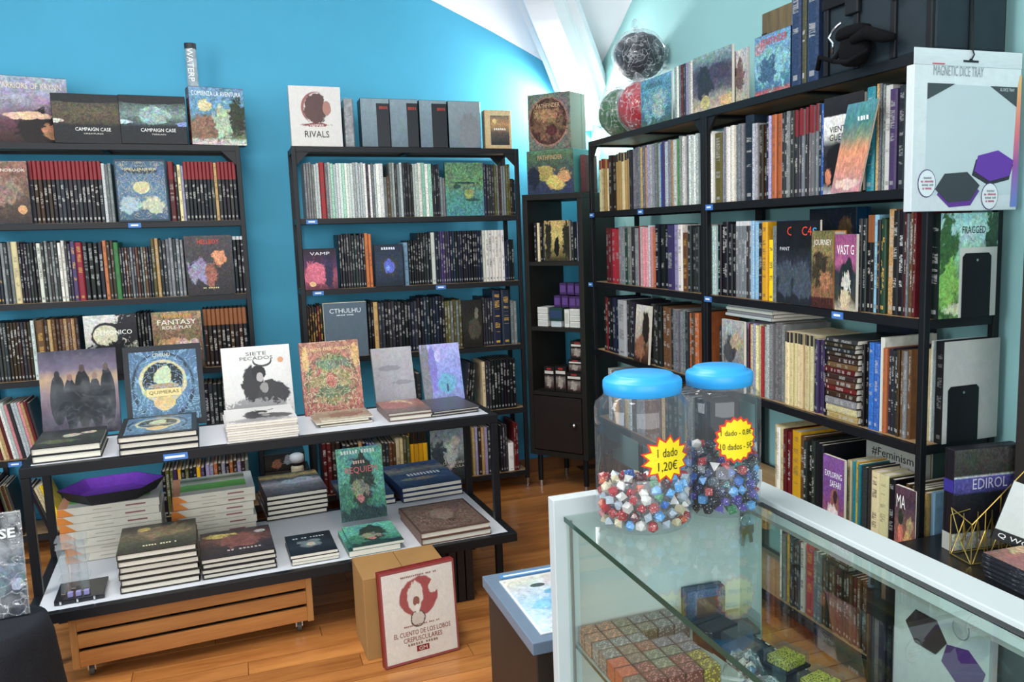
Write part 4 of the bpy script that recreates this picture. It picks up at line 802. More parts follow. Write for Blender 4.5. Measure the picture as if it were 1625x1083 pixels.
for i in range(9):
    t = .02; cn = ['silver', 'white', 'grey', 'darkred', 'charcoal', 'lilac', 'silver', 'white', 'navy'][i]
    spine_book(UNITS['C'], x + t / 2, .025, ZP, t * .95, .215, .16, vary(PAL[cn]), 'm', True, f'bagged {CNAME.get(cn, cn)} comic, {ORD[i]} of nine standing on far right shelf top', 'bagged comics on shelf top'); x += t
A_bt = art('comic_bat', [(0, 'b8a88a'), (.2, '9a9484'), (.35, '5a5460'), (.7, '4a4658'), (.85, '6a8088'), (1, '8aa0a4')], [(.35, .5, .26, .3, '2f3038', .9), (.7, .6, .25, .2, '453c54', .8), (.33, .14, .12, .12, 'c0b060', .3), (.9, .1, .2, .1, 'c8a860', .8)], nz=(6, .5))
face_book('softcover_book', 'grey dragon comic facing out across the joint of the two right shelves', 'book', UNITS['C'] @ std(1.10, .012, ZP), .30, .215, .012, A_bt, '7a8a8c', soft=True)
face_book('softcover_book', 'pale comic with rounded corner beside tall wooden-look board', 'book', UNITS['D'] @ std(.18, .03, ZP), .1, .19, .006, art('comic_pale', [(0, 'a89a86'), (1, 'b8b4b0')], [(.4, .5, .3, .3, '6a4a4c', .9)], nz=(6, .6)), '9a9a9a', soft=True)
M_OLDW = woodmat('old_wood_print', '4d3f2c', '86724a', 2, .6)
o = MB().box((0, 0, 0), (.30, .05, .31)).obj('wooden_look_box', M_OLDW); o.matrix_world = UNITS['D'] @ std(.265, .10, ZP); tag(o, 'tall brown wooden-look box behind blue starship comic, near right shelf top', 'game box'); MB().box((-.001, -.001, .12), (.03, .051, .24)).obj('edge_strip', ink('2a241c'), o)
A_sf = art('box_starship', [(0, 'c0504a'), (.06, '9a4a50'), (.1, '2f6a90'), (.5, '3f8fae'), (.8, '5a9fc0'), (1, '4a7fae')], [(.5, .45, .45, .32, '6fb0b8', 1.3), (.4, .4, .25, .22, '2f5a7a', 1.1), (.15, .8, .2, .1, 'b08a9a', .8)], nz=(8, .6), warp=.03)
b = boxed('game_box', 'blue starship battle box facing out, near right shelf top', 'game box', UNITS['D'] @ std(.337, .02, ZP), .216, .205, .06, A_sf, '17222c'); text(b, 'STARFINDER', .16, (.12, -.0014, .178), 'c84a3c', h=.024)
for i, (x, w, c, col) in enumerate(((.555, .056, '2c3a58', 'navy'), (.617, .022, '4a4a34', 'olive'), (.642, .062, '2a3a58', 'navy'))):
    o = spine_book(UNITS['D'], x + w / 2, .02, ZP, w * .97, .43, .2, c, 'W', False, f'tall {col} slipcase spine, {ORD[i]} of three beside the black case', 'tall slipcases on near right shelf top')
# black case with straps and belt pouch
CM = UNITS['D'] @ std(.755, .012, ZP)
cs = thing('black_case', 'large black reinforced case with straps and chrome hooks, near right shelf top', 'case', M=CM)
M_CASE = plain('case_black', '14161a', .5, 0, .15, 15, spec=.25); M_CASE2 = plain('case_panel', '232d34', .55, 0, .1, 15, spec=.25); M_STRAP = plain('strap_black', '101114', .65, spec=.2)
MB().box((0, 0, 0), (.465, .25, .36)).obj('case_body', M_CASE2, cs, bevel=.006)
for x in (.0, .14, .30, .44): MB().box((x, -.01, 0), (x + .022, .255, .365)).obj('rib_strap', M_CASE, cs, bevel=.003)
MB().box((-.004, -.014, .20), (.47, -.002, .235)).obj('lid_band', M_STRAP, cs, bevel=.003)
MB().box((.11, -.018, .16), (.17, -.002, .26)).obj('latch', M_CASE, cs, bevel=.004)
for yy in (.07, .17): MB().box((.462, yy, .22), (.474, yy + .016, .36)).obj('handle_strap', M_STRAP, cs)
MB().box((.46, .115, 0), (.47, .12, .36)).obj('end_seam', M_CASE, cs)
for x, zz in ((.06, .11), (.33, .20)): MB().tube([(x, -.022, zz - .05), (x + .01, -.026, zz - .02), (x - .012, -.026, zz), (x + .01, -.024, zz + .02), (x + .04, -.02, zz + .035)], .0045, 8).obj('hook', M_CHROME, cs, smooth=True)
pc = thing('belt_pouch', 'black fabric pouch slung on the front of the black case', 'pouch', M=CM @ Matrix.Translation((.10, -.055, .0)))
M_FAB = plain('black_fabric', '0b0b0e', .9, 0, .2, 40, bump=.3, spec=.15)
def blob(c, s, seed, amp=.06, n=22, m_=14):
    rnd = random.Random(seed); ph = [rnd.uniform(0, 6.28) for _ in range(6)]; V = []; F = []
    for i in range(m_ + 1):
        th = math.pi * i / m_
        for k in range(n):
            a = 2 * math.pi * k / n; d = 1 + amp * (math.sin(3 * a + ph[0] + th) + .8 * math.sin(5 * th + ph[1] + a) + .5 * math.sin(7 * a + ph[2] - 3 * th))
            sx = math.copysign(abs(math.sin(th) * math.cos(a)) ** .7, math.cos(a)); sy = math.copysign(abs(math.sin(th) * math.sin(a)) ** .7, math.sin(a)); sz = math.copysign(abs(math.cos(th)) ** .7, math.cos(th))
            V.append((c[0] + s[0] * d * sx, c[1] + s[1] * d * sy, c[2] + s[2] * d * sz))
    for i in range(m_):
        for k in range(n): F.append((i * n + k, (i + 1) * n + k, (i + 1) * n + (k + 1) % n, i * n + (k + 1) % n))
    return MB().faces(V, F)
blob((.08, .022, .052), (.06, .026, .05), 2, .02).obj('pouch_body', M_FAB, pc, smooth=True)
blob((.08, .016, .098), (.066, .03, .02), 4, .02).obj('pouch_flap', M_FAB, pc, smooth=True)
MB().tube([(-.08, .01, .02), (-.05, -.005, .05), (.0, .005, .03), (.04, .01, .06)], .008, 10).obj('belt', M_FAB, pc, smooth=True)
MB().tube([(.1, -.005, .07), (.16, -.002, .08), (.21, .012, .06), (.25, .02, .05)], [.012, .02, .018, .010], 10).obj('belt_roll', M_FAB, pc, smooth=True)
MB().tube([(.04, -.02, .02), (.1, -.02, -.012 + .02), (.17, -.005, .03)], .007, 10).obj('loop', M_FAB, pc, smooth=True)

# hanging dice-tray package at the shelf end (card with hook), faces the camera side
PX0, PX1, PZ0, PZ1, PY = 1.372, 1.737, 1.505, 1.930, -2.848
A_ca = art('package_white', [(0, 'c3cdd0'), (1, 'cdd6d8')], nz=(2, .05))
pk = thing('hanging_package', 'white hanging card package printed with dark and purple hexagon trays', 'package', (PX0, PY, PZ0), (0, 0, R(-2)))
PW, PH = PX1 - PX0, PZ1 - PZ0
MB().box((0, 0, 0), (PW, .03, PH * .9)).obj('card_box', A_ca, pk, bevel=.002)
MB().box((0, .0, PH * .9), (PW, .003, PH)).obj('hang_tab', A_ca, pk)
def flat(parent, name, pts, col, y=-.0012, th=.0008):
    """flat printed shape on a -Y face: outline in (x, z)"""
    n = len(pts); V = [(p[0], y, p[1]) for p in pts] + [(p[0], y + th, p[1]) for p in pts]
    F = [tuple(range(n))] + [tuple(range(2 * n - 1, n - 1, -1))] + [(k, n + k, n + (k + 1) % n, (k + 1) % n) for k in range(n)]
    return MB().faces(V, F).obj(name, ink(col) if isinstance(col, str) else col, parent)
def P(u, v): return (u * PW, v * PH)
flat(pk, 'window_panel', [P(.12, .10), P(.93, .10), P(.95, .78), P(.12, .79)], 'b6c3c6', -.0008, .0006)
flat(pk, 'corner_print', [P(.12, .79), P(.37, .79), P(.12, .69)], '3b4346', -.0016); flat(pk, 'corner_print', [P(.7, .785), P(.96, .785), P(.96, .66)], '3b4346', -.0016)
def hexa(cx, cz, rx, rz, ph=0): return [P(cx + rx * math.cos(ph + k * math.pi / 3), cz + rz * math.sin(ph + k * math.pi / 3)) for k in range(6)]
flat(pk, 'tray_print', hexa(.43, .115, .2, .10, .1), '5b2f86', -.0016); flat(pk, 'tray_print', hexa(.42, .15, .21, .105, .1), '34383d', -.0024)
flat(pk, 'tray_print', hexa(.75, .26, .21, .10, .35), '2b2533', -.0016); flat(pk, 'tray_print', hexa(.76, .285, .2, .10, .35), '5f2f96', -.0024)
def disc(cx, cz, r, n=20, asp=1.): return [P(cx + r * math.cos(2 * math.pi * k / n), cz + r * asp * PW / PH * math.sin(2 * math.pi * k / n)) for k in range(n)]
for cx, cz in ((.135, .175), (.73, .09)):
    flat(pk, 'badge_ring', disc(cx, cz, .082, asp=1.25), '4a3d6a', -.0016); flat(pk, 'badge', disc(cx, cz, .076, asp=1.25), 'd3dadc', -.0024)
    [marks(pk, ww, (P(cx, cz)[0], -.0034, P(cx, cz + dz)[1]), cc, h=.0055, n=10, seed=int(dz * 999)) for dz, ww, cc in ((.034, .03, '8a8f94'), (.012, .042, 'b04a6a'), (-.01, .042, '6a6f74'), (-.032, .03, 'b04a6a'))]
g = MB().box((PW * .985, -.001, PH * .02), (PW * 1.001, .031, PH * .86)).obj('rainbow_edge', art('rainbow', [(0, '3f6fc0'), (.3, '8a3f9a'), (.55, 'd0405a'), (.8, 'e07a2c'), (1, 'e0a83a')], nz=(2, .0), warp=0), pk)
MB().quad([(P(.935, .02)[0], -.0012, P(0, .02)[1]), (P(.985, .02)[0], -.0012, P(0, .02)[1]), (P(.985, .86)[0], -.0012, P(0, .86)[1]), (P(.965, .78)[0], -.0012, P(0, .78)[1])]).obj('rainbow_wedge', MATS['rainbow'], pk)
text(pk, 'MAGNETIC DICE TRAY', PW * .46, (P(.40, 0)[0], -.002, P(0, .868)[1]), '8d979a', h=.026)
text(pk, 'XL DICE TRAY', PW * .14, (PW * .86, -.0026, PH * .765), 'd8dedf', h=.008)
flat(pk, 'logo_print', [P(.16, .905), P(.27, .905), P(.27, .912), P(.16, .912)], 'b5505c', -.0016)
flat(pk, 'hang_slot', [P(.44, .925), P(.58, .925), P(.58, .938), P(.53, .938), P(.51, .95), P(.49, .938), P(.44, .938)], '191a1d', -.0016)
MB().tube([(PW * .5, .004, PH * .94), (PW * .505, -.006, PH * .945), (PW * .52, -.008, PH * .97), (PW * .515, -.004, PH * 1.0), (PW * .515, .0, PH * 1.35)], .0022, 6).obj('hook_wire', M_BLACK, pk, smooth=True)
# ================================================================== NARROW CORNER TOWER
TW, TD, TRZ = .39, .36, math.atan2(-.8, .6)
TM = Matrix.Translation((1.207, -.008, 0)) @ Matrix.Rotation(TRZ, 4, 'Z')
M_TW = plain('tower_dark_brown', '211e1a', .5, 0, .12, 12, spec=.25); M_TIN = plain('tower_inside', '16161b', .5)
tw = thing('corner_tower', 'narrow dark open-backed tower shelf with low door, set diagonally in the corner', 'shelf', M=TM)
for x in (0, TW - .032): MB().box((x, 0, .20), (x + .032, TD, 1.65)).obj('side_panel', M_TW, tw, bevel=.002)
MB().box((0, 0, 1.65), (TW, TD, 1.682)).obj('top_panel', M_TW, tw, bevel=.002)
TZ = dict(s1=1.31, s2=.944, s3=.575)
for z in TZ.values(): MB().box((.032, .006, z - .022), (TW - .032, TD - .004, z)).obj('shelf_panel', M_TW, tw)
MB().box((.032, 0, .20), (TW - .032, TD, .23)).obj('bottom_panel', M_TW, tw)
MB().box((.032, TD - .012, .23), (TW - .032, TD - .004, .553)).obj('back_panel', M_TW, tw)
dr = MB().box((.036, -.004, .236), (TW - .036, .014, .549)).obj('door', plain('tower_door', '241a18', .4, 0, .1, 10), tw, bevel=.002)
MB().lathe([(0, 0), (.006, 0), (.006, .012), (.012, .018), (.012, .024), (0, .027)], 14).obj('knob', M_CHROME, dr, (TW - .075, -.004, .40), (R(90), 0, 0), smooth=True)
for x in (.04, TW - .04):
    for yy in (.04, TD - .04):
        lg = MB().tube([(x, yy, .04), (x, yy, .20)], .015, 12).obj('leg', M_BLACK, tw); MB().tube([(x, yy, 0), (x, yy, .04)], .012, 12).obj('foot', M_CHROME, lg)
def tm(x, y, z, rz=0.): return TM @ Matrix.Translation((x, y, z + .001)) @ Matrix.Rotation(rz, 4, 'Z')
A_yl = art('cover_gold_figures', [(0, '2a2414'), (.25, '8a742c'), (.6, 'd0b448'), (1, 'b8963a')], [(.5, .35, .1, .24, '1a1712', .5), (.15, .5, .14, .5, '2c2718', 1.), (.9, .5, .14, .5, '2c2718', 1.)], nz=(6, .5))
face_book('hardcover_book', 'gold cover with dark figures facing out in the narrow tower', 'book', tm(.13, .02, TZ['s1']), .16, .225, .03, A_yl, '2a2418')
for i, (x, c) in enumerate(((.06, 'charcoal'), (.08, 'cream'), (.10, 'black'), (.118, 'charcoal'), (.305, 'charcoal'), (.325, 'black'), (.342, 'lilac'))):
    spine_book(TM, x, .03, TZ['s1'] + .001, .016, .215, .16, vary(PAL[c]), 'W', False, f'{c} spine, {ORD[i]} from left around gold cover in the narrow tower', 'books in the narrow tower')
def deck(label, x, y, z, w, d, h, col, c2, group, lab=None):
    t = thing('card_deck_box', label, 'card box', M=tm(x, y, z), group=group)
    MB().box((0, 0, 0), (w, d, h)).obj('carton', plain('deck_' + col, col, .35, 0, .12, 40), t, bevel=.001)
    MB().box((.004, -.0006, h * .2), (w - .004, 0, h * .8)).obj('front_print', ink(c2), t)
z2 = TZ['s2']
for i in range(3): deck(f'white card box, {["lowest", "middle", "top"][i]} of the left stack in the narrow tower', .06, .03, z2 + i * .037, .068, .1, .035, 'd6d4cc', 'c2c0b8', 'white card boxes in the narrow tower')
for i in range(3): deck(f'white card box, {["lowest", "middle", "top"][i]} of the right stack in the narrow tower', .275, .03, z2 + i * .035, .07, .1, .033, 'd6d4cc', 'c2c0b8', 'white card boxes in the narrow tower')
deck('white card box lying under the green one in the narrow tower', .15, .03, z2, .068, .1, .033, 'd0d2d0', 'b8c4c8', 'white card boxes in the narrow tower')
deck('dark green card box between white stacks in the narrow tower', .145, .02, z2 + .034, .085, .1, .075, '1f3a34', '2a3a5a', None)
deck('white upright card box left of the right stack in the narrow tower', .24, .03, z2, .03, .1, .1, 'd6d4cc', 'bdbab0', 'white card boxes in the narrow tower')
for i, (x, zz) in enumerate(((.16, .11), (.21, .11), (.26, .107), (.305, .107), (.2, .18), (.25, .18), (.30, .178))):
    deck(f'purple card box, {ORD[i]} of seven piled on the white ones', x, .05, z2 + zz, .044, .1, .065, '3d2350', '5a3a78', 'purple card boxes in the narrow tower')
z3 = TZ['s3']
def mini(label, x, y, z, w, h, d=.09):
    t = thing('figure_box', label, 'game box', M=tm(x, y, z), group='black figure boxes in the narrow tower')
    MB().box((0, 0, 0), (w, d, h)).obj('carton', plain('figure_carton', '1b1614', .4, 0, .2, 30), t, bevel=.001)
    MB().box((.006, -.0007, h * .1), (w - .006, 0, h * .62)).obj('window_print', art('figure_print', [(0, '3a1a18'), (.4, '6a5048'), (.8, '8a8078'), (1, '4a2a26')], [(.5, .5, .25, .4, 'a89a90', 1.)], nz=(8, .7)), t)
    MB().box((.006, -.0007, h * .7), (w - .006, 0, h * .82)).obj('title_print', ink('cfc8be'), t); MB().box((w * .3, -.0007, h * .86), (w * .7, 0, h * .94)).obj('logo_print', ink('9a2a26'), t)
for i, (x, w, h, zz, y) in enumerate(((.09, .07, .14, 0, .03), (.165, .075, .145, 0, .03), (.25, .095, .115, 0, .02), (.25, .09, .07, .117, .04), (.26, .09, .1, .19, .05))):
    mini(f'black figure box with red logo, {ORD[i]} of five in the narrow tower', x, y, z3 + zz, w, h)
A_p1 = art('box_octagon_beasts', [(0, '6a6a5a'), (.5, '7d7c6a'), (1, '6d7064')], [(.48, .5, .47, .44, 'a06a50', .0), (.48, .5, .44, .41, '4a2a22', .0), (.48, .48, .36, .3, '7a5030', 1.3), (.45, .62, .25, .12, 'a8743c', 1.2), (.55, .35, .12, .1, '5a1f1c', .6)], nz=(7, .6), warp=.0)
A_p2 = art('box_pumpkin_beasts', [(0, '2a3050'), (.3, '3a3f5a'), (.6, '4a5a50'), (.85, '4f6a4a'), (1, '5a7a52')], [(.42, .48, .17, .18, 'b09a30', .7), (.62, .25, .2, .17, 'd0b038', .5), (.8, .4, .14, .15, 'c88a38', .6), (.15, .4, .14, .25, '25283a', .9)], nz=(7, .5))
b = boxed('game_box', 'green and violet fantasy box with yellow blobs on narrow tower top', 'game box', tm(.03, .015, 1.682), .305, .235, .2, A_p2, '4a8a8c'); text(b, 'PATHFINDER', .16, (.155, -.0014, .195), 'c8a070', h=.024)
b = boxed('game_box', 'beige box with red octagon beast scene, topmost on narrow tower', 'game box', tm(.045, .02, 1.918, R(0)), .275, .30, .16, A_p1, '7a7466'); text(b, 'PATHFINDER', .15, (.135, -.0014, .235), 'd0b088', h=.022)
boxed('game_box', 'small dark red box half hidden between tower boxes and right shelf', 'game box', tm(.35, .06, 1.682), .035, .2, .12, art('red_box_small', [(0, '4a1a1c'), (1, '6a2a2a')], nz=(5, .4)), '4a1a1c')

# ================================================================== TWO-TIER TABLE
TY = .04
TBM = Matrix.Translation((.662, -1.259, 0)) @ Matrix.Rotation(TY, 4, 'Z')
tbl = thing('display_table', 'black-framed two-tier display table with white tops in front of blue-wall shelves', 'table', M=TBM)
TL, TZU, TZL = 1.70, .726, .272
def tier(nm, z, y0, y1, x0=-TL, x1=.0):
    MB().box((x0 + .03, y0 + .03, z - .014), (x1 - .03, y1 - .03, z)).obj(nm + '_top', M_WHITE, tbl)
    fr = MB().box((x0, y0, z - .035), (x1, y0 + .03, z + .001)).obj(nm + '_front_rail', M_BLACK, tbl, bevel=.002)
    MB().box((x0, y1 - .03, z - .035), (x1, y1, z + .001)).obj(nm + '_back_rail', M_BLACK, tbl, bevel=.002)
    for x in (x0, x1 - .03): MB().box((x, y0 + .03, z - .035), (x + .03, y1 - .03, z + .001)).obj(nm + '_end_rail', M_BLACK, tbl, bevel=.002)
tier('upper', TZU, 0, .44); tier('lower', TZL, -.19, .50, -TL + .0, .0)
for x in (-TL, -.03):
    for yy in (.0, .41): MB().box((x + .001, yy + .001, 0), (x + .029, yy + .029, TZU - .036)).obj('leg', M_BLACK, tbl, bevel=.002)
o = MB().box((-.62 - .04, -.0035, TZU - .03), (-.62 + .04, -.0005, TZU - .006)).obj('table_label', M_TAGBLUE, tbl, (-.60, 0, 0)); MB().box((-.655, -.0042, TZU - .022), (-.59, -.0036, TZU - .014)).obj('print', ink('e6edf6'), o)
o['label'] = 'small blue name strip on table edge'
# covers standing on the upper tier
def lean_cover(label, x0, x1, y, h, am, t=.025, lean=13, rz=TY, **kw):
    return face_book(kw.pop('name', 'hardcover_book'), label, 'book', std(x0, y, TZU + .002, rz, R(lean)), x1 - x0, h, t, am, **kw), x1 - x0
A_tm = art('cover_team', [(0, '2a2030'), (.2, '4a3850'), (.5, '8a6a70'), (.66, 'b58a58'), (.78, '6d5a72'), (1, '3a3448')], [(.22, .42, .1, .3, '12141c', .12), (.38, .36, .09, .32, '12151f', .12), (.54, .42, .12, .34, '0e0f12', .12), (.7, .36, .09, .3, '14141c', .12), (.86, .42, .1, .34, '12141c', .12),
                          (.22, .72, .035, .045, '2a2226', .1), (.38, .68, .035, .04, '8a5a48', .1), (.54, .78, .035, .05, '4a3228', .1), (.7, .68, .035, .04, '8a6250', .1), (.85, .78, .035, .05, '5a4238', .1)], nz=(5, .12))
b, w = lean_cover('dark cover with five black-clad figures before orange light, leftmost on table', -1.048, -.778, -.83, .338, A_tm, spine='231f2a'); 
o = MB().box((-.001, -.002, -.001), (w + .001, -.0012, .339)).obj('plastic_sleeve', wrapmat('sleeve_wrap', .05), b)
A_qu = art('cover_quimeras', [(0, '31566f'), (.5, '3c6a8c'), (1, '31587a')], rects=[], blobs=[(.48, .5, .4, .42, '22303c', .0), (.48, .5, .375, .395, '3b678a', .2), (.48, .56, .3, .26, 'c2b578', .1), (.48, .57, .26, .22, '23282c', .1), (.48, .6, .11, .14, 'b8b98c', .6), (.48, .5, .2, .03, '9a7c48', .3), (.48, .3, .14, .1, 'c8a45c', .1)], nz=(6, .25), border=(.07, '1f2329'), warp=.02, orn=('7fb0d0', 8, .6))
b, w = lean_cover('black-bordered blue cover with gold statue emblem on table', -.752, -.462, -.84, .335, A_qu, t=.035, spine='1c1e24')
flat(b, 'title_ribbon', [(w * .26, .125), (w * .7, .125), (w * .7, .157), (w * .26, .157)], 'd0bd82', -.0012); text(b, 'QUIMERAS', w * .38, (w * .48, -.002, .141), '5a4a2c', h=.016); text(b, 'CTHULHU', w * .22, (w * .48, -.0016, .295), 'd8d4bc', h=.014)
A_si = art('cover_siete', [(0, 'c9c4c0'), (1, 'd4d0cc')], [(.58, .78, .14, .085, '4a4848', .05), (.58, .8, .125, .075, 'd2cecb', .05), (.42, .42, .16, .3, '343234', .35), (.7, .3, .24, .2, '3a383a', .3), (.52, .62, .1, .1, '2c2a2c', .3), (.53, .55, .05, .07, 'a8a29e', .2), (.58, .4, .06, .08, '8a8482', .3), (.45, .12, .45, .12, '8d8a8a', .9)], nz=(5, .05))
b, w = lean_cover('white cover with black horned figure standing on table', -.388, -.112, -.80, .30, A_si, t=.02, spine='cfcac4', soft=False); text(b, 'SIETE', w * .3, (w * .5, -.0008, .268), '5a5654', h=.015); text(b, 'PECADOS', w * .48, (w * .5, -.0008, .248), '5a5654', h=.015)
flat(b, 'round_seal', [(w * .85 + .012 * math.cos(k * .42), .235 + .012 * math.sin(k * .42)) for k in range(15)], 'c8906a', -.0012)
A_hi = art('cover_rust_circle', [(0, '8a3a30'), (.12, '9a4a38'), (.5, 'a05a42'), (1, 'a0604a')], [(.5, .47, .44, .36, '5a5a3c', .1), (.5, .47, .42, .34, '9a5a44', .5), (.5, .47, .3, .3, '8a8048', 1.2), (.5, .7, .3, .08, '5f7a5c', .8), (.5, .3, .3, .08, '5a6a4c', .9), (.5, .47, .1, .1, 'a04030', .5), (.08, .75, .06, .16, 'c8963c', .5), (.93, .8, .06, .16, 'c8963c', .5)], nz=(6, .5), warp=.03, orn=('c8b890', 9, .7))
b, w = lean_cover('rust-red cover with round ornamental scene standing on table', -.078, .168, -.905, .312, A_hi, t=.03, spine='8a3f34'); text(b, 'HIJOS DEL MIEDO', w * .72, (w * .5, -.0008, .277), 'd8bd80', h=.016)
A_gy = art('cover_grey_plain', [(0, '9d99a0'), (1, 'aaa6ab')], [(.4, .62, .28, .05, '8b878f', .6), (.7, .35, .28, .04, '8b878f', .6)], nz=(4, .12))
lean_cover('plain light grey cover with faint diagonal pattern standing on table', .238, .42, -.775, .25, A_gy, t=.02, lean=16, spine='b5a99a')
A_bl = art('cover_violet_building', [(0, '7a80c0'), (.3, '6a86c8'), (.5, '7a88d8'), (1, '9a98d8')], [(.1, .5, .12, .6, '7d7a86', .1), (.28, .55, .1, .4, '6a62c0', .3), (.6, .3, .22, .18, '4aa0c0', .4), (.42, .78, .08, .1, 'b0b0e8', .5), (.6, .22, .03, .08, '38507a', .2)], nz=(5, .3))
lean_cover('violet-blue cover with pale building standing at right end of table', .444, .625, -.86, .262, A_bl, t=.02, lean=16, spine='84808a')
# lying books on the upper tier
def pile(label, x, y, w, l, ths, am, z, spine, rz=TY, soft=False, jit=.004, name='hardcover_book', under=None, group=None, st='n'):
    zz = z + .002; out = []
    for i, t in enumerate(ths):
        last = i == len(ths) - 1
        lab = label if len(ths) == 1 else f'{label}, {"topmost" if last else ORD[i] + " from below"}'
        o = flat_book(name, lab, 'book', (x + random.uniform(-jit, jit), y + random.uniform(-jit, jit), zz), rz + random.uniform(-.01, .01), w, l, t, am, spine, st, soft, group or label)
        out.append(o); zz += t + .0006
    return out
A_s1 = art('cover_dark_flecks', [(0, '2b2f2e'), (.5, '3a3f3c'), (1, '2c3032')], [(.5, .6, .14, .1, 'b9a890', .7), (.35, .3, .3, .1, '56603f', .9), (.75, .7, .12, .08, 'c0ae98', .7)], nz=(6, .5))
pile('dark flecked hardback lying before the team cover', -1.005, -1.275, .212, .30, (.026, .026), A_s1, TZU, '1d1f22')
pile('blue emblem hardback lying before the matching blue cover', -.735, -1.30, .258, .36, (.022, .022, .022), A_qu, TZU, '1c1e24')
pile('thin white softcover lying before the horned-figure cover', -.382, -1.285, .252, .30, (.0085,) * 8, A_si, TZU, 'cfc6c8', soft=True, name='softcover_book', jit=.003)
A_hf = art('cover_fan_brown', [(0, 'b8a890'), (.5, '9a7a64'), (1, 'a89078')], [(.5, .5, .35, .3, '8a5a4a', .9)], nz=(7, .5))
pile('cream wrapped booklet lying before the rust-red cover', -.045, -1.16, .205, .19, (.006, .005, .006, .005), A_hf, TZU, 'b8b09a', soft=True, name='softcover_book', jit=.012)
A_gf = art('cover_flame_wedge', [(0, '6a5a58'), (.35, '7a5a54'), (.6, 'a86050'), (1, '8a5a56')], [(.5, .75, .22, .3, 'c8a86a', .6), (.35, .6, .3, .3, 'a05046', .7)], nz=(5, .4))
pile('brown hardback with flame-shaped cover lying before the light grey cover', .222, -1.195, .182, .27, (.02, .014), A_gf, TZU, '6a5650')
A_bf = art('cover_slate', [(0, '4a464e'), (1, '5a565e')], nz=(5, .25))
pile('slate-grey hardback lying at the right end of upper table tier', .402, -1.19, .205, .28, (.011, .011), A_bf, TZU, '3a363c', rz=TY + .06)
# lower tier: flat white packages with coloured corner
A_pw = art('package_green', [(0, 'c9c4b8'), (.2, 'cfcabc'), (.22, '55b52e'), (.55, '5fc035'), (.57, 'c6cabc'), (.8, '4a5a3a'), (1, 'c9cdc2')], rects=[(0, 0, .09, 1, 'd8803a'), (.9, 0, 1, 1, 'cfd2d0')], nz=(3, .1), warp=.06)
def packs(label, x, y, w, l, n, th, z):
    zz = z + .002
    for i in range(n):
        t = thing('flat_package', f'{label}, {"topmost" if i == n - 1 else ORD[i] + " from below"}', 'package', (x + random.uniform(-.012, .012), y + random.uniform(-.01, .01), zz), (0, 0, TY + random.uniform(-.02, .03)), label + 's')
        MB().box((0, 0, 0), (w, l, th), 0, dict(top=1)).obj('carton', [plain('package_side', 'cfc6b6', .4, 0, .06, 20), A_pw], t, bevel=.0012)
        flat(t, 'orange_corner', [(0, .001), (.055, .001), (.02, th - .001), (0, th - .001)], 'd67f35', -.001)
        flat(t, 'edge_print', [(w * .66, th * .4), (w * .86, th * .4), (w * .86, th * .6), (w * .66, th * .6)], '8a5a5c', -.001)
        flat(t, 'edge_line', [(w * .34, th * .42), (w * .52, th * .42), (w * .52, th * .52), (w * .34, th * .52)], 'a8a094', -.001)
        zz += th + .0008
    return zz
zl = packs('flat white package in the tall left pile on lower tier', -.992, -1.035, .345, .30, 7, .030, TZL)
packs('flat white package in the right pile on lower tier', -.615, -.935, .31, .28, 6, .030, TZL)
# purple hexagonal felt tray on the left pile
hx_ = thing('hexagon_tray', 'open black hexagonal tray with purple lining on the left package pile', 'dice tray', (-.82, -.905, zl + .001), (0, 0, R(8)))
def hexpts(r, ry=None, n=6, ph=0): return [(r * math.cos(ph + 2 * math.pi * k / n), (ry or r) * math.sin(ph + 2 * math.pi * k / n)) for k in range(n)]
i0 = hexpts(.15, .135); o1 = hexpts(.185, .165); M_FELT = plain('purple_felt', '7a3fb8', .9, 0, .12, 60, bump=.3); M_TRB = plain('tray_black', '1d1b20', .6)
MB().prism(i0, 0, .004).obj('tray_base', M_FELT, hx_)
for k in range(6):
    a, b_ = i0[k], i0[(k + 1) % 6]; c, d = o1[(k + 1) % 6], o1[k]
    MB().faces([(a[0], a[1], .0045), (b_[0], b_[1], .0045), (c[0], c[1], .045), (d[0], d[1], .045)], [(3, 2, 1, 0)]).obj('inner_lining', M_FELT, hx_)
    e = 1.018
    MB().faces([(a[0] * e, a[1] * e, 0), (b_[0] * e, b_[1] * e, 0), (c[0] * e, c[1] * e, .045), (d[0] * e, d[1] * e, .045), (c[0], c[1], .0455), (d[0], d[1], .0455)], [(0, 1, 2, 3), (3, 2, 4, 5)]).obj('outer_wall', M_TRB, hx_)
A_b1 = art('cover_olive_hand', [(0, '3a3a30'), (.3, '45483c'), (.6, '6d624a'), (1, '3f4238')], [(.55, .65, .34, .24, '84704e', .8), (.3, .82, .09, .08, 'd0b23a', .2)], nz=(5, .4))
bs = pile('olive-brown hardback in the pile at lower tier front', -.757, -1.435, .252, .31, (.0225,) * 6, A_b1, TZL, '2a2622')
marks(bs[-1], .13, (.135, .06, .0232), 'd8cfa8', (0, 0, 0), h=.014, n=14)
A_b2 = art('cover_red_hall', [(0, '2a2a30'), (.4, '3a3036'), (.65, '6a3a36'), (1, '2c2a30')], [(.3, .8, .26, .1, 'd2b43c', .7), (.55, .55, .3, .25, '7a3f38', .9), (.85, .8, .08, .06, 'b8b4b0', .1)], nz=(5, .4))
bs = pile('dark red-centred hardback in the pile beside the olive-brown one', -.498, -1.43, .25, .30, (.0185,) * 4, A_b2, TZL, '1d1b1f'); marks(bs[-1], .12, (.15, .06, .0192), 'a89a98', (0, 0, 0), h=.018, n=9)
A_as = art('cover_night_house', [(0, '14171f'), (.4, '232a36'), (.7, '1c212b'), (1, '15181f')], [(.5, .5, .24, .18, '6a7478', .8), (.5, .45, .1, .08, 'b0aa90', .7)], nz=(6, .4))
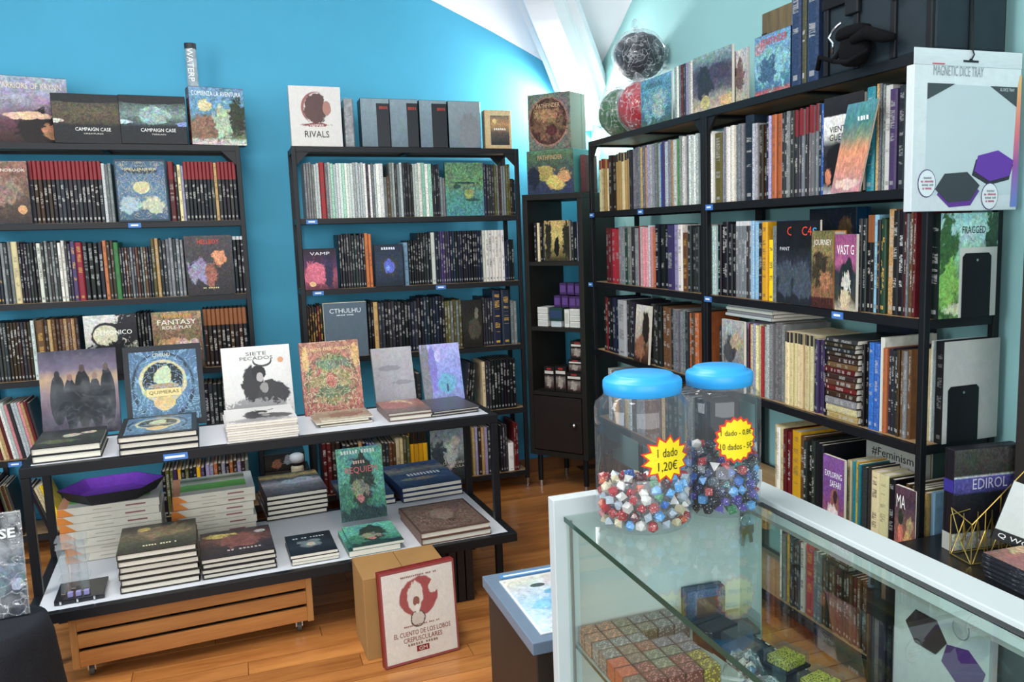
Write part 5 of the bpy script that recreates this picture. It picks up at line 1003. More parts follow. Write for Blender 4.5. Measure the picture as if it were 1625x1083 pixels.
bs = pile('dark softcover with pale house lying at lower tier front', -.197, -1.43, .17, .235, (.012, .012, .012), A_as, TZL, '1b1d24', soft=True, name='softcover_book', rz=TY); marks(bs[-1], .12, (.085, .185, .0126), 'b4bcc4', (0, 0, 0), h=.012, n=11)
A_al = art('cover_dunes', [(0, '6a5a60'), (.3, '8a8088'), (.5, 'a8a8b4'), (.7, '4a4450'), (.85, 'c8a03a'), (1, '3a3230')], [(.6, .55, .3, .12, 'b4b8c8', .8)], nz=(5, .35), warp=.3)
pile('dune-landscape hardback in the pile behind the lower tier middle', -.26, -.84, .256, .36, (.021,) * 5, A_al, TZL, '1b191c', rz=TY + .03)
A_aw = art('cover_navy_wave', [(0, '24406a'), (.3, '3a5a8a'), (.5, '2a4a7c'), (.7, '8a8a86'), (.85, '24426e'), (1, '2c4c7a')], [(.4, .3, .3, .06, '9a9084', .8)], nz=(5, .35), warp=.3)
bs = pile('navy wave-pattern hardback, back right of lower tier', .318, -.85, .285, .42, (.022, .022, .022), A_aw, TZL, '24365a', rz=TY + .05); marks(bs[-1], .16, (.16, .2, .0226), 'e0e6ee', (0, 0, 0), h=.045, n=10)
bs = pile('navy wave-pattern hardback behind the green standing cover', .06, -.84, .23, .36, (.022, .022), A_aw, TZL, '24365a', rz=TY)
A_rq = art('cover_green_castle', [(0, '1f5a4c'), (.25, '2c7a62'), (.5, '4fa88c'), (.75, '3fae98'), (1, '5ab8a8')], [(.5, .52, .26, .36, '2c3c34', .8), (.45, .42, .18, .12, '8a8a70', .9), (.45, .3, .08, .06, 'b85a5a', .5), (.5, .08, .5, .1, '1c3a3a', .9), (.15, .35, .14, .18, '2a7a5c', .9)], nz=(7, .6))
b = face_book('softcover_book', 'green castle cover propped upright on the lower tier', 'book', std(.02, -1.14, TZL + .045, TY, R(12)), .185, .30, .012, A_rq, '3a7a6a', 'M', soft=True)
text(b, 'REQUIEM', .13, (.095, -.0004, .205), 'd06a6a', h=.03); marks(b, .14, (.09, -.0004, .282), 'e2efe8', h=.016, n=12); marks(b, .05, (.09, -.0004, .238), 'd0b0a0', h=.014, n=5)
pile('green castle softcover lying before the upright green cover', .015, -1.425, .195, .26, (.022, .012), A_rq, TZL, '3a6a5c', soft=True, name='softcover_book', jit=.012)
A_lb = art('cover_brown_leather', [(0, '5a4238'), (1, '6a5044')], [(.5, .55, .16, .2, '7d665a', .6), (.55, .3, .06, .05, '40302a', .5)], nz=(6, .3), border=(.03, '4a362e'), orn=('957a6a', 12, .7))
pile('brown ornate leather-look book at right end of lower tier', .285, -1.43, .285, .36, (.024, .024), A_lb, TZL, '6a4a3c', rz=TY + .02)
# clear acrylic figure and dark base with small dice, front left
ac = thing('acrylic_display', 'dark square base with clear acrylic tower and small violet dice', 'display', (-.955, -1.45, TZL + .002), (0, 0, TY))
MB().box((0, 0, 0), (.15, .17, .016)).obj('base', plain('base_black', '212226', .15, 0, .4, 60), ac, bevel=.002)
GA = glassmat('clear_acrylic', 'f4f6f6', 1.4, .03, .1)
for i, (x, y) in enumerate(((.03, .06), (.085, .07), (.055, .105))): MB().tube([(x, y, .016), (x + .004, y, .09), (x - .004, y + .004, .19)], [.016, .012, .015], 10).obj('acrylic_column', GA, ac, smooth=True)
for i, z in enumerate((.06, .12, .175, .2)): MB().box((.012, .045, z), (.105, .12, z + .006)).obj('acrylic_tier', GA, ac, bevel=.001)
for x in (.04, .064, .088): MB().box((x, .012, .0165), (x + .017, .029, .0335)).obj('small_cube', plain('violet_cube', '8d88b8', .3), ac, bevel=.002)
for x in (.02, .07, .12): MB().tube([(x, -.002, .003), (x, -.002, .014)], .004, 8).obj('rivet', M_CHROME, ac)
# ================================================================== UNDER AND BESIDE THE TABLE
M_PINE = woodmat('crate_pine', '8f5524', 'b67a3c', 0, .5, .12)
CRM = Matrix.Translation((-.915, -1.478, 0)) @ Matrix.Rotation(R(3.6), 4, 'Z')
cr = thing('wooden_crate', 'slatted pine crate on casters under the table', 'crate', M=CRM)
CW, CD = .785, .36
for z0, z1 in ((.055, .108), (.121, .170), (.182, .230)):
    for yy in (0, CD - .014): MB().box((.022, yy, z0), (CW - .022, yy + .014, z1)).obj('slat', M_PINE, cr, bevel=.0015)
for x in (0, CW - .022): MB().box((x, 0, .05), (x + .022, CD, .232)).obj('end_board', woodmat('crate_end', '94602f', 'b5834a', 2, .5), cr, bevel=.0015)
MB().box((.022, .014, .05), (CW - .022, CD - .014, .06)).obj('floor_board', M_PINE, cr)
for x in (.05, CW - .05):
    for yy in (.05, CD - .05):
        c = MB().tube([(x - .008, yy, .022), (x + .008, yy, .022)], .021, 14).obj('caster', plain('caster_grey', '4a4742', .5), cr); MB().box((x - .013, yy - .012, .022), (x + .013, yy + .012, .05)).obj('caster_fork', M_CHROME, c)
for i in range(5):
    o = MB().box((0, 0, 0), (.12, .26, .125)).obj('dark_carton', plain('dark_carton', '1e1a18', .5, 0, .2, 20)); o.matrix_world = CRM @ Matrix.Translation((.045 + i * .142, .05, .0615)); tag(o, f'dark carton inside the pine crate, {ORD[i]} from the left', 'carton', 'cartons in the crate'); flat(o, 'white_print', [(.02, .075), (.1, .075), (.1, .09), (.02, .09)], 'c8c4ba', -.001)
cb = thing('cardboard_box', 'plain brown cardboard box behind the red-edged box on the floor', 'box', (.02, -1.735, 0), (0, 0, R(2)))
M_CARD = plain('cardboard', '9b7342', .8, 0, .08, 8)
MB().box((0, 0, 0), (.30, .235, .292)).obj('carton', M_CARD, cb, bevel=.002)
for x0, x1 in ((0, .149), (.151, .30)): MB().box((x0, 0, .2925), (x1, .235, .296)).obj('flap', M_CARD, cb)
A_red = art('box_white_print', [(0, 'd2c6b8'), (1, 'd6ccc0')], [(.5, .68, .25, .21, '9c2c28', .15), (.45, .68, .1, .16, 'd2c6b8', .4), (.7, .76, .08, .06, 'd2c6b8', .9), (.47, .45, .1, .09, '5a4a42', .1), (.47, .45, .085, .075, 'c2b4a6', .4), (.46, .64, .045, .05, '8a4a30', .2), (.47, .56, .03, .05, 'd8cec2', .2)], nz=(5, .06), border=(.03, '8e2a26'), warp=.0)
rb = boxed('game_box', 'white and red box with moon and bottle print standing on the floor', 'game box', Matrix.Translation((.066, -1.832, .002)) @ Matrix.Rotation(R(8), 4, 'Z') @ Matrix.Rotation(R(-4), 4, 'X'), .272, .335, .035, A_red, '7d2422')
text(rb, 'EL CUENTO DE LOS LOBOS', .205, (.14, -.0014, .105), '7d2a26', h=.017); text(rb, 'CREPUSCULARES', .14, (.14, -.0014, .082), '7d2a26', h=.017); marks(rb, .13, (.14, -.0014, .305), '8a5a50', h=.006, n=20); marks(rb, .13, (.14, -.0014, .13), '8a5a50', h=.005, n=20); marks(rb, .11, (.14, -.0014, .064), '8a6a60', h=.009, n=12)
flat(rb, 'logo_block', [(.115, .035), (.16, .035), (.16, .055), (.115, .055)], '7d2422', -.0012); text(rb, 'GM', .03, (.1375, -.002, .045), 'd8cec2', h=.013)
for i in range(3):
    o = boxed('game_box', f'dark tall box standing under the right end of the table, {ORD[i]} from the left', 'game box', Matrix.Translation((.395 + i * .034, -1.40, .001)) @ Matrix.Rotation(R(2), 4, 'Z'), .031, .228, .2, plain('dark_box_front', '1c1a1d', .3, 0, .5, 60), '1c1a1d', 'W')
# left edge: stool with black cloth and a sleeved magazine
st_ = thing('draped_stool', 'stool covered by black cloth at the lower left frame edge', 'stool', (-1.03, -1.93, 0))
V = []; F = []; n = 40; prof = [(.13, .43), (.15, .425), (.158, .38), (.165, .25), (.175, .12), (.185, .04)]
for i, (r, z) in enumerate([(.0, .432)] + prof):
    for k in range(n):
        a = 2 * math.pi * k / n; rr = r * (1 + (.07 * math.sin(5 * a + 1) + .04 * math.sin(9 * a)) * max(0, (i - 2)) / 4); V.append((rr * math.cos(a), rr * math.sin(a), z))
for i in range(len(prof)):
    for k in range(n): F.append((i * n + k, (i + 1) * n + k, (i + 1) * n + (k + 1) % n, i * n + (k + 1) % n))
MB().faces(V, F).obj('black_cloth', plain('navy_black_cloth', '12141c', .9, 0, .2, 25, bump=.3), st_, smooth=True)
for a in (45, 135, 225, 315): MB().tube([(.12 * math.cos(R(a)), .12 * math.sin(R(a)), 0), (.1 * math.cos(R(a)), .1 * math.sin(R(a)), .42)], .012, 10).obj('leg', M_BLACK, st_)
A_po = art('magazine_dark_horse', [(0, '2a2e36'), (.3, '3c4450'), (.55, '4a5866'), (.8, '2a2c32'), (1, '222428')], [(.7, .4, .35, .15, '5f7484', .9), (.9, .3, .08, .06, 'a8b4bc', .7)], nz=(5, .4))
b = face_book('magazine', 'plastic-sleeved dark magazine with white letters at left frame edge', 'magazine', std(-1.13, -1.93, .437, R(6), R(8)), .205, .292, .012, A_po, '2a2c30', soft=True); text(b, 'HOUSE', .13, (.125, -.0004, .235), 'e6e4de', h=.028, bold=.03)
MB().box((-.003, -.0025, -.001), (.208, -.0012, .296)).obj('plastic_sleeve', wrapmat('sleeve_wrap2', .3), b)
# pedestal with printed sheet
pd = thing('display_pedestal', 'dark box pedestal with framed colour sheet on top, behind the counter end', 'pedestal', (.251, -2.915, 0))
M_PED = plain('pedestal_brown', '2a201a', .5, 0, .1, 10)
MB().box((.012, .012, 0), (.388, .42, .52)).obj('body', M_PED, pd, bevel=.003)
MB().box((0, 0, .52), (.40, .432, .55)).obj('top_frame', plain('slate_frame', '68788a', .35), pd, bevel=.002)
MB().box((.03, .03, .5505), (.37, .37, .5535)).obj('printed_sheet', art('sheet_colours', [(0, 'c8dce8'), (.5, 'a8c8e4'), (1, 'd8d0c0')], [(.4, .4, .25, .2, '6ab0e0', .9), (.55, .3, .12, .1, 'a884b8', .7), (.25, .8, .06, .035, '4a5048', .1), (.5, .82, .05, .03, '5a6ab0', .1), (.35, .65, .1, .05, '5a9cc0', .4)], nz=(4, .25), rough=.1, border=(.02, 'dcdcd4')), pd)
MB().box((.04, .385, .5505), (.36, .41, .5525)).obj('name_strip', ink('4f86b8'), pd); MB().box((.05, .393, .5526), (.33, .401, .5532)).obj('print', ink('e8eef2'), pd)

# ================================================================== GLASS COUNTER
KX0, KX1, KY1, KY0 = .236, .722, -3.096, -4.45
ct = thing('glass_counter', 'white framed counter with glass top and shelf in the foreground', 'counter', (0, 0, 0))
M_KW = plain('counter_white', 'c3caca', .35, 0, .03, 4)
G_TOP = glassmat('counter_glass', 'f4faf7', 1.42); G_EDGE = plain('glass_edge_green', '14433a', .15, 0, .1, 30)
MB().box((KX0, KY1 - .032, 0), (KX1, KY1, .95)).obj('end_panel', M_KW, ct, bevel=.002)
MB().box((.655, KY0, .885), (KX1, KY1 - .032, .925)).obj('top_rail', M_KW, ct, bevel=.002)
MB().box((.66, KY0, .875), (.668, KY1 - .032, .885)).obj('rail_seal', plain('seal_grey', '9a9a94', .5), ct)
MB().box((.257, KY0, .904), (.655, KY1 - .033, .915), 0, dict(left=1, right=1)).obj('glass_top', [G_TOP, G_EDGE], ct)
MB().box((.262, KY0, .40), (.268, KY1 - .033, .903), 0, dict(top=1)).obj('front_pane', [G_TOP, G_EDGE], ct)
MB().box((.664, KY0, .40), (.668, KY1 - .033, .874)).obj('side_pane', G_TOP, ct)
MB().box((.272, KY0, .637), (.66, KY1 - .033, .645), 0, dict(left=1)).obj('glass_shelf', [G_TOP, G_EDGE], ct)
MB().box((KX0, KY0, 0), (KX1 - .05, KY1 - .032, .39)).obj('base_cabinet', M_KW, ct, bevel=.002)
MB().box((.268, KY1 - .04, .39), (.272, KY1 - .033, .905)).obj('edge_seal', ink('6a5a50'), ct)
# keys hanging from the end panel lock
ky = thing('key_ring', 'keys on a ring hanging from the counter lock beside the rear jar', 'keys', (.675, KY1 - .034, .845))
a_ = [(.012 * math.cos(k * .4), -.004, .012 * math.sin(k * .4)) for k in range(17)]
MB().tube(a_, .0012, 6).obj('ring', M_CHROME, ky)
for dx, rr, L_ in ((-.004, 8, .045), (.008, -6, .04)):
    k_ = MB().prism([(-.009, 0), (.009, 0), (.009, .018), (.004, .02), (.004, L_), (-.004, L_), (-.004, .02), (-.009, .018)], 0, .002, M=Matrix.Rotation(R(90), 4, 'X') @ Matrix.Scale(-1, 4, (0, 1, 0)))
    k_.obj('key', plain('brass_key', 'b09a62', .3, .9), ky, (dx, -.006 - abs(rr) * .0003, -.011), (0, R(rr), 0))
MB().lathe([(0, 0), (.009, 0), (.009, .006), (0, .006)], 14).obj('lock', M_CHROME, ky, (0, 0, .006), (R(90), 0, 0))

# ---- jars
G_JAR = glassmat('clear_pet', 'f3f5f7', 1.5, .02, .035)
M_LID = plain('blue_lid', '2f9ee0', .35, 0, .05, 10)
def burst(n, r1, r0, rx=1.): return [((r1 if k % 2 == 0 else r0) * math.cos(math.pi * k / n) * rx, (r1 if k % 2 == 0 else r0) * math.sin(math.pi * k / n)) for k in range(2 * n)]
def jar(label, c, r, h, ang, lines, stz, star, sx):
    t = thing('plastic_jar', label, 'jar', (c[0], c[1], .9155), group='clear plastic jars with blue lids on the counter')
    pr = [(0, 0), (r * .9, 0), (r * .96, .004), (r, .012), (r, h * .36), (r * .985, h * .37), (r, h * .38), (r, h * .78), (r * .97, h * .815), (r * .84, h * .85), (r * .78, h * .875), (r * .77, h * .93)]
    MB().lathe(pr, 56).obj('jar_body', G_JAR, t, smooth=True)
    lp = [(0, h * 1.0), (r * .60, h * 1.0), (r * .64, h * .992), (r * .66, h * .975), (r * .78, h * .968), (r * .81, h * .955), (r * .815, h * .92), (r * .80, h * .875), (r * .765, h * .872)]
    MB().lathe(lp, 56).obj('lid', M_LID, t, smooth=True)
    MB().lathe([(r * .785, h * .86), (r * .80, h * .865), (r * .785, h * .87)], 56).obj('neck_ring', G_JAR, t, smooth=True)
    # paper burst wrapped on the jar wall
    R_ = r + .0012; pts = star
    def wrap(p, off): a = ang + p[0] / R_; return ((R_ + off) * math.cos(a), (R_ + off) * math.sin(a), stz + p[1])
    def star_mesh(scale, off, name, col):
        V = [wrap((0, 0), off)]; m_ = 4; n_ = len(pts)
        for q in range(1, m_ + 1): V += [wrap((p[0] * scale * q / m_ * sx, p[1] * scale * q / m_), off) for p in pts]
        F = [(0, 1 + k, 1 + (k + 1) % n_) for k in range(n_)]
        for q in range(m_ - 1): F += [(1 + q * n_ + k, 1 + (q + 1) * n_ + k, 1 + (q + 1) * n_ + (k + 1) % n_, 1 + q * n_ + (k + 1) % n_) for k in range(n_)]
        return MB().faces(V, F).obj(name, ink(col), t)
    s1 = star_mesh(1., .0, 'price_burst', 'cf3a26'); s2 = star_mesh(.88, .0008, 'burst_face', 'f2d512')
    s1['label'] = 'yellow star-shaped price sticker with red edge'
    for s, w, dz, hh in lines:
        a = ang; ln = R_ + .0022
        o_ = (ln * math.cos(a), ln * math.sin(a), stz + dz)
        text(t, s, w, o_, '1c1a18', (R(90), 0, a + R(90)), h=hh, name='handwriting'); BEND[TEXTS[-1][0].name] = R_ + .002
    return t
BEND = {}
def ang_to_cam(c, off): return math.atan2(CAM.y - c[1], CAM.x - c[0]) + R(off)
J1, J2 = (.388, -3.226), (.562, -3.216)
jar('front clear jar with blue lid, partly filled with mixed pale and red dice', J1, .093, .292, ang_to_cam(J1, 28), (('1 dado', .042, .012, .016), ('1,20\u20ac', .04, -.014, .02)), .146, burst(13, .046, .034), 1.15)
jar('rear clear jar with blue lid, half full of dark dice', J2, .082, .290, ang_to_cam(J2, 24), (('1 dado - 0,8\u20ac', .066, .014, .013), ('10 dados - 5\u20ac', .068, -.012, .013)), .158, burst(18, .047, .041), .98)
# ---- dice
def poly_meshes(mt, pre):
    phi = (1 + 5 ** .5) / 2; out = []
    def norm(V, r): return [tuple(Vector(v).normalized() * r) for v in V]
    out.append(('four-sided', MB().faces(norm([(1, 1, 1), (1, -1, -1), (-1, 1, -1), (-1, -1, 1)], .0125), [(0, 1, 2), (0, 3, 1), (0, 2, 3), (1, 3, 2)]).mesh(pre + '_d4', mt)))
    s = .0072; out.append(('six-sided', MB().box((-s, -s, -s), (s, s, s)).mesh(pre + '_d6', mt)))
    out.append(('eight-sided', MB().faces(norm([(1, 0, 0), (-1, 0, 0), (0, 1, 0), (0, -1, 0), (0, 0, 1), (0, 0, -1)], .0112), [(0, 2, 4), (2, 1, 4), (1, 3, 4), (3, 0, 4), (2, 0, 5), (1, 2, 5), (3, 1, 5), (0, 3, 5)]).mesh(pre + '_d8', mt)))
    V = [(-1, phi, 0), (1, phi, 0), (-1, -phi, 0), (1, -phi, 0), (0, -1, phi), (0, 1, phi), (0, -1, -phi), (0, 1, -phi), (phi, 0, -1), (phi, 0, 1), (-phi, 0, -1), (-phi, 0, 1)]
    F = [(0, 11, 5), (0, 5, 1), (0, 1, 7), (0, 7, 10), (0, 10, 11), (1, 5, 9), (5, 11, 4), (11, 10, 2), (10, 7, 6), (7, 1, 8), (3, 9, 4), (3, 4, 2), (3, 2, 6), (3, 6, 8), (3, 8, 9), (4, 9, 5), (2, 4, 11), (6, 2, 10), (8, 6, 7), (9, 8, 1)]
    out.append(('twenty-sided', MB().faces(norm(V, .0115), F).mesh(pre + '_d20', mt)))
    V = [(0, 0, .0118), (0, 0, -.0118)] + [(.0098 * math.cos(k * math.pi / 5), .0098 * math.sin(k * math.pi / 5), .0014 * (-1) ** k) for k in range(10)]
    F = [(0, 2 + k, 2 + (k + 1) % 10) for k in range(10)] + [(1, 2 + (k + 1) % 10, 2 + k) for k in range(10)]
    out.append(('ten-sided', MB().faces(V, F).mesh(pre + '_d10', mt)))
    return out
dm, dnt, db = newmat('dice_plastic'); oi = N(dnt, 'ObjectInfo'); tcd = N(dnt, 'TexCoord')
vz = N(dnt, 'TexVoronoi'); vz.inputs['Scale'].default_value = 220; L(dnt, tcd.outputs['Object'], vz.inputs['Vector'])
L(dnt, mixc(dnt, mth(dnt, 'LESS_THAN', vz.outputs['Distance'], .22), oi.outputs['Color'], (.75, .75, .72, 1)), db.inputs['Base Color']); db.inputs['Roughness'].default_value = .15
DICE = poly_meshes(dm, 'die')
DC = dict(white='d6d2c8', ivory='cfc09a', clear='a8b4bc', red='a8262a', crimson='6a1a22', blue='2a62b0', navy='1c2858', purple='4a3690', black='1a1a20', teal='1f7a80', green='2c8a4c', orange='c8582a', grey='5a6068', pink='c86a78', sky='5aa0d8')
def fill(c, r, z0, layers, pal, where, cap):
    zz = z0; cnt = {}; items = []
    for ly in range(layers):
        for rr, n in ((r - .0135, int(2 * math.pi * (r - .0135) / .0235)), (r - .037, int(2 * math.pi * (r - .037) / .0245)), (r - .06, int(2 * math.pi * max(.012, r - .06) / .026))):
            if rr < .008: continue
            for k in range(n):
                a = 2 * math.pi * (k + .5 * (ly % 2) + random.uniform(-.12, .12)) / n
                dome = .012 * math.cos(a * 2 + 1) * (ly / layers) + (.02 * (1 - rr / r) * (ly / layers))
                items.append((rr == r - .0135 or ly == layers - 1, (c[0] + rr * math.cos(a), c[1] + rr * math.sin(a), zz + dome + random.uniform(-.002, .002)), ly, a, rr == r - .0135))
        zz += .0192
    rest = MB()
    fa = math.atan2(CAM.y - c[1], CAM.x - c[0]); seen = {}
    for outer, p, ly, a, ring in items:
        kind, me = random.choice(DICE); cn = random.choice(pal.split()); eu = Euler((random.uniform(0, 6.28), random.uniform(0, 6.28), random.uniform(0, 6.28)))
        if outer:
            o = place('polyhedral_die', me, None, p, eu); o.color = hx(DC[cn]); sec = ('front', 'front right', 'right', 'rear right', 'rear', 'rear left', 'left', 'front left')[int(round((a - fa) / (math.pi / 4))) % 8]
            lv = 'top layer' + ('' if ring else ' middle') if ly == layers - 1 else f'{ORD[ly]} layer up'; lab = f'{cn} {kind} die, {lv}, {sec} side, {where}'; seen[lab] = seen.get(lab, 0) + 1
            if seen[lab] > 1: lab = f'{ORD[seen[lab] - 1]} {lab}'
            tag(o, lab, 'die', f'dice in the {where}')
        else:
            Mx = Matrix.Translation(p) @ eu.to_matrix().to_4x4(); rest.faces([Mx @ v.co for v in me.vertices], [tuple(q.vertices) for q in me.polygons])
    o = rest.obj('inner_dice', plain('dice_mix_' + cap, cap, .2, 0, .5, 60)); o['kind'] = 'stuff'; tag(o, f'mixed dice heaped in the middle of the {where}', 'dice')
fill(J1, .093, .9155 + .016, 4, 'white white clear ivory red crimson blue sky orange green clear white red', 'front jar', '8a8280')
fill(J2, .082, .9155 + .016, 6, 'navy purple black blue teal black navy purple red white green sky grey', 'rear jar', '25253a')
# ---- inside the counter
def dots(name, base, dot, sc=200):
    if name in MATS: return MATS[name]
    m_, nt, b = newmat(name); tc = N(nt, 'TexCoord'); v = N(nt, 'TexVoronoi'); v.inputs['Scale'].default_value = sc; L(nt, tc.outputs['Object'], v.inputs['Vector'])
    L(nt, mixc(nt, mth(nt, 'LESS_THAN', v.outputs['Distance'], .38), hx(base), hx(dot)), b.inputs['Base Color']); b.inputs['Roughness'].default_value = .25; MATS[name] = m_; return m_
CUBES = dict(orange=('8a6a58', 'f0a070'), grey=('6a6e70', 'b0b4b2'), olive=('6a6a5c', 'a6a67e'), rust=('7a3a28', 'b0806a'), red=('6a2422', 'c87a70'), green=('2f5a2a', '6a9a4a'), yellow=('7a6a1c', 'e0c83a'), scarlet=('c04a2c', 'd8704a'), brown=('6a5a50', 'aa8a78'), violet=('6a6470', 'aaa4b4'))
GRID = ['orange orange olive grey grey grey', 'orange orange olive olive grey grey', 'grey grey grey - - -', 'grey brown rust violet violet -', 'scarlet brown olive olive violet -', 'scarlet red olive red yellow -', 'brown red red red yellow -']
for r_, rowt in enumerate(GRID):
    for c_, cn in enumerate(rowt.split()):
        if cn == '-': continue
        t = thing('dice_cube_pack', f'clear cube pack of {cn} mini dice, row {ORD[r_]}, place {ORD[c_]}, on counter shelf', 'dice pack', (.276 + c_ * .0368, -3.172 - r_ * .0368, .6455), (0, 0, random.uniform(-.03, .03)), 'cube packs of mini dice in the counter')
        MB().box((.001, .001, .001), (.034, .034, .035)).obj('dice_block', dots('cube_' + cn, *CUBES[cn]), t)
        MB().box((0, 0, 0), (.0355, .0355, .0365)).obj('clear_case', glassmat('case_clear', 'f0f2f2', 1.35, .02, .03), t)
A_bx = art('box_blue_card', [(0, '3a4a66'), (1, '46608a')], rects=[(.25, .15, .8, .75, '6a4a34')], nz=(6, .4))
boxed('card_deck_box', 'blue box with brown window on the counter shelf under the rear jar', 'card box', std(.515, -3.16, .6455, R(-4)), .09, .075, .03, A_bx, '3a4a66')
boxed('card_deck_box', 'dark brown box on the counter shelf in front of the blue box', 'card box', std(.50, -3.29, .6455, R(12)), .07, .045, .06, plain('dark_box_b', '2a2420', .4), '2a2420')
for i, (x, y, rz) in enumerate(((.565, -3.33, 10), (.60, -3.25, -6))):
    t = thing('clear_box', f'clear plastic box with brown card insert on the counter shelf, {ORD[i]} from the front', 'box', (x - .035, y, .6455), (0, 0, R(rz)))
    MB().box((.002, .002, .001), (.066, .056, .012)).obj('card_insert', plain('insert_brown', '6a4a38', .5), t); MB().box((0, 0, 0), (.068, .058, .042)).obj('clear_case', glassmat('case_clear', 'f0f2f2', 1.35, .02, .03), t)
for i, (x, y) in enumerate(((.615, -3.40), (.618, -3.50))):
    t = thing('dice_set', f'yellow-green block of dice on dark tray in the counter, {["rear", "front"][i]} one', 'dice set', (x - .03, y - .02, .6465), (0, 0, R(14)))
    for a in range(3):
        for b_ in range(3): MB().box((a * .0172, b_ * .0172, .006), (a * .0172 + .0162, b_ * .0172 + .0162, .0222)).obj('mini_die', dots('yellow_die', 'bdb53c', '2a2a1c', 330), t, bevel=.0015)
    MB().box((-.006, -.006, 0), (.058, .058, .005)).obj('tray', ink('1d2024'), t); MB().box((-.004, -.004, .005), (.056, .056, .03)).obj('clear_case', glassmat('case_clear', 'f0f2f2', 1.35, .02, .03), t)
mt_ = thing('dark_mat_pack', 'flat black package with dotted white edge on the counter shelf', 'package', (.53, -3.66, .6455), (0, 0, R(4)))
MB().box((0, 0, 0), (.118, .40, .0008)).obj('mat_sheet', ink('15171b'), mt_)
for k in range(14): MB().box((.114, .01 + k * .028, .0008), (.117, .022 + k * .028, .0014)).obj('edge_dash', ink('d8dad8'), mt_)
def crumple(label, x, y, sx, sy, sz, seed):
    t = thing('zip_bag', label, 'plastic bag', (x, y, .6456), (0, 0, random.uniform(0, 3)), 'crumpled bags in the counter')
    rnd = random.Random(seed); n = 12; V = []; F = []
    for i in range(n + 1):
        for k in range(n + 1):
            u, v = i / n - .5, k / n - .5; e = max(0, 1 - (abs(u) * 2) ** 3) * max(0, 1 - (abs(v) * 2) ** 3)
            V.append((u * sx + rnd.uniform(-.004, .004), v * sy + rnd.uniform(-.004, .004), .001 + sz * e * rnd.uniform(.55, 1)))
    for i in range(n):
        for k in range(n): F.append((i * (n + 1) + k, (i + 1) * (n + 1) + k, (i + 1) * (n + 1) + k + 1, i * (n + 1) + k + 1))
    MB().faces(V, F).obj('bag_film', wrapmat('zip_film', .45), t)
    MB().box((-sx * .5, -.004, .001), (sx * .5, .004, .0035)).obj('zip_strip', plain('zip_white', 'cdd2d6', .4), t, (0, sy * .47, 0))
    for q in range(5):
        o = place('bag_content', random.choice(DICE)[1], t, (rnd.uniform(-.3, .3) * sx, rnd.uniform(-.3, .3) * sy, .012)); o.color = hx(rnd.choice(('8a8a90', 'b8b0a0', '5a3a3a', '3a5a7a')))
crumple('crumpled clear bag with small dice at the front of the counter shelf', .385, -3.52, .11, .09, .035, 1); crumple('crumpled clear bag beside the yellow packs in the counter', .495, -3.47, .09, .09, .04, 2)
crumple('clear bag leaning under the glass edge in the counter', .515, -3.375, .07, .07, .05, 3); crumple('clear bag nearest the dark mat in the counter', .46, -3.60, .1, .1, .03, 4)

# ================================================================== LOW BLACK CABINET BY THE MINT WALL
dk = thing('low_cabinet', 'low black cabinet against mint wall beyond the counter', 'cabinet', (1.25, -4.0, 0))
M_DK = plain('cabinet_black', '17171a', .3, 0, .1, 8)
MB().box((0, 0, .55), (XM - 1.27, 1.17, .58)).obj('top', M_DK, dk, bevel=.003)
MB().box((.02, 0, 0), (XM - 1.27, .02, .55)).obj('side', M_DK, dk); MB().box((.02, 1.15, 0), (XM - 1.27, 1.17, .55)).obj('side', M_DK, dk)
MB().box((.02, .02, .07), (XM - 1.27, 1.15, .09)).obj('bottom', M_DK, dk); MB().box((XM - 1.285, .02, .09), (XM - 1.27, 1.15, .55)).obj('back', M_DK, dk)
BM_ = Matrix.Translation((1.445, -2.955, .581)) @ Matrix.Rotation(R(-8), 4, 'Z')
A_eu = art('binder_dark', [(0, 'b8b4ac'), (.17, 'c4c0b8'), (.18, '1c1a22'), (.55, '25232a'), (.58, '38308a'), (.71, '3f3696'), (.72, 'c8c8c8'), (.74, '3a3834'), (1, '45423c')], nz=(9, .5), warp=.0)
b = boxed('game_box', 'dark boxed volume with violet band and white foot on the low cabinet', 'game box', BM_, .21, .285, .04, A_eu, '1d1b22', 'n'); text(b, 'EDIROL', .11, (.115, -.0014, .185), 'c8c4d8', h=.03)
for x0, z0, z1, c in ((-.0008, .0, .05, 'b9b5ac'), (-.0008, .165, .2, '3a3290')): MB().box((x0, 0, z0), (0, .04, z1)).obj('side_band', ink(c), b)
wh = thing('wire_holder', 'gold geometric wire magazine holder on the low cabinet', 'holder', M=BM_ @ Matrix.Translation((-.012, -.095, 0)))
def wire(pts, nm='wire'): MB().tube(pts, .0016, 6).obj(nm, plain('gold_wire', 'c9a75a', .3, .9), wh)
Lx, Dy = .19, .085
wire([(0, 0, .002), (Lx, 0, .002)]); wire([(0, Dy, .002), (Lx, Dy, .002)]); wire([(0, 0, .002), (0, Dy, .002)]); wire([(Lx, 0, .002), (Lx, Dy, .002)])
for y_ in (0, Dy):
    wire([(0, y_, .002), (0, y_, .11)]); wire([(0, y_, .11), (.06, y_, .12)]) if y_ else wire([(0, 0, .11), (Lx, 0, .27)])
    for k in range(4):
        x = .04 + k * .045; wire([(x, y_, .002), (x, y_, .11 + .16 * x / Lx if not y_ else .11)]); wire([(x - .035, y_, .002), (x, y_, .09)]); wire([(x, y_, .09), (x + .01, y_, .03)])
wire([(0, 0, .11), (0, Dy, .13)]); wire([(0, 0, .11), (0, Dy * .5, .05)]); wire([(0, Dy, .13), (0, Dy * .5, .05)]); wire([(0, Dy * .5, .05), (0, 0, .002)])
A_qw = art('book_white_black', [(0, '141416'), (.17, '16161a'), (.18, 'c9ccc8'), (1, 'cfd2ce')], nz=(2, .04), warp=0)
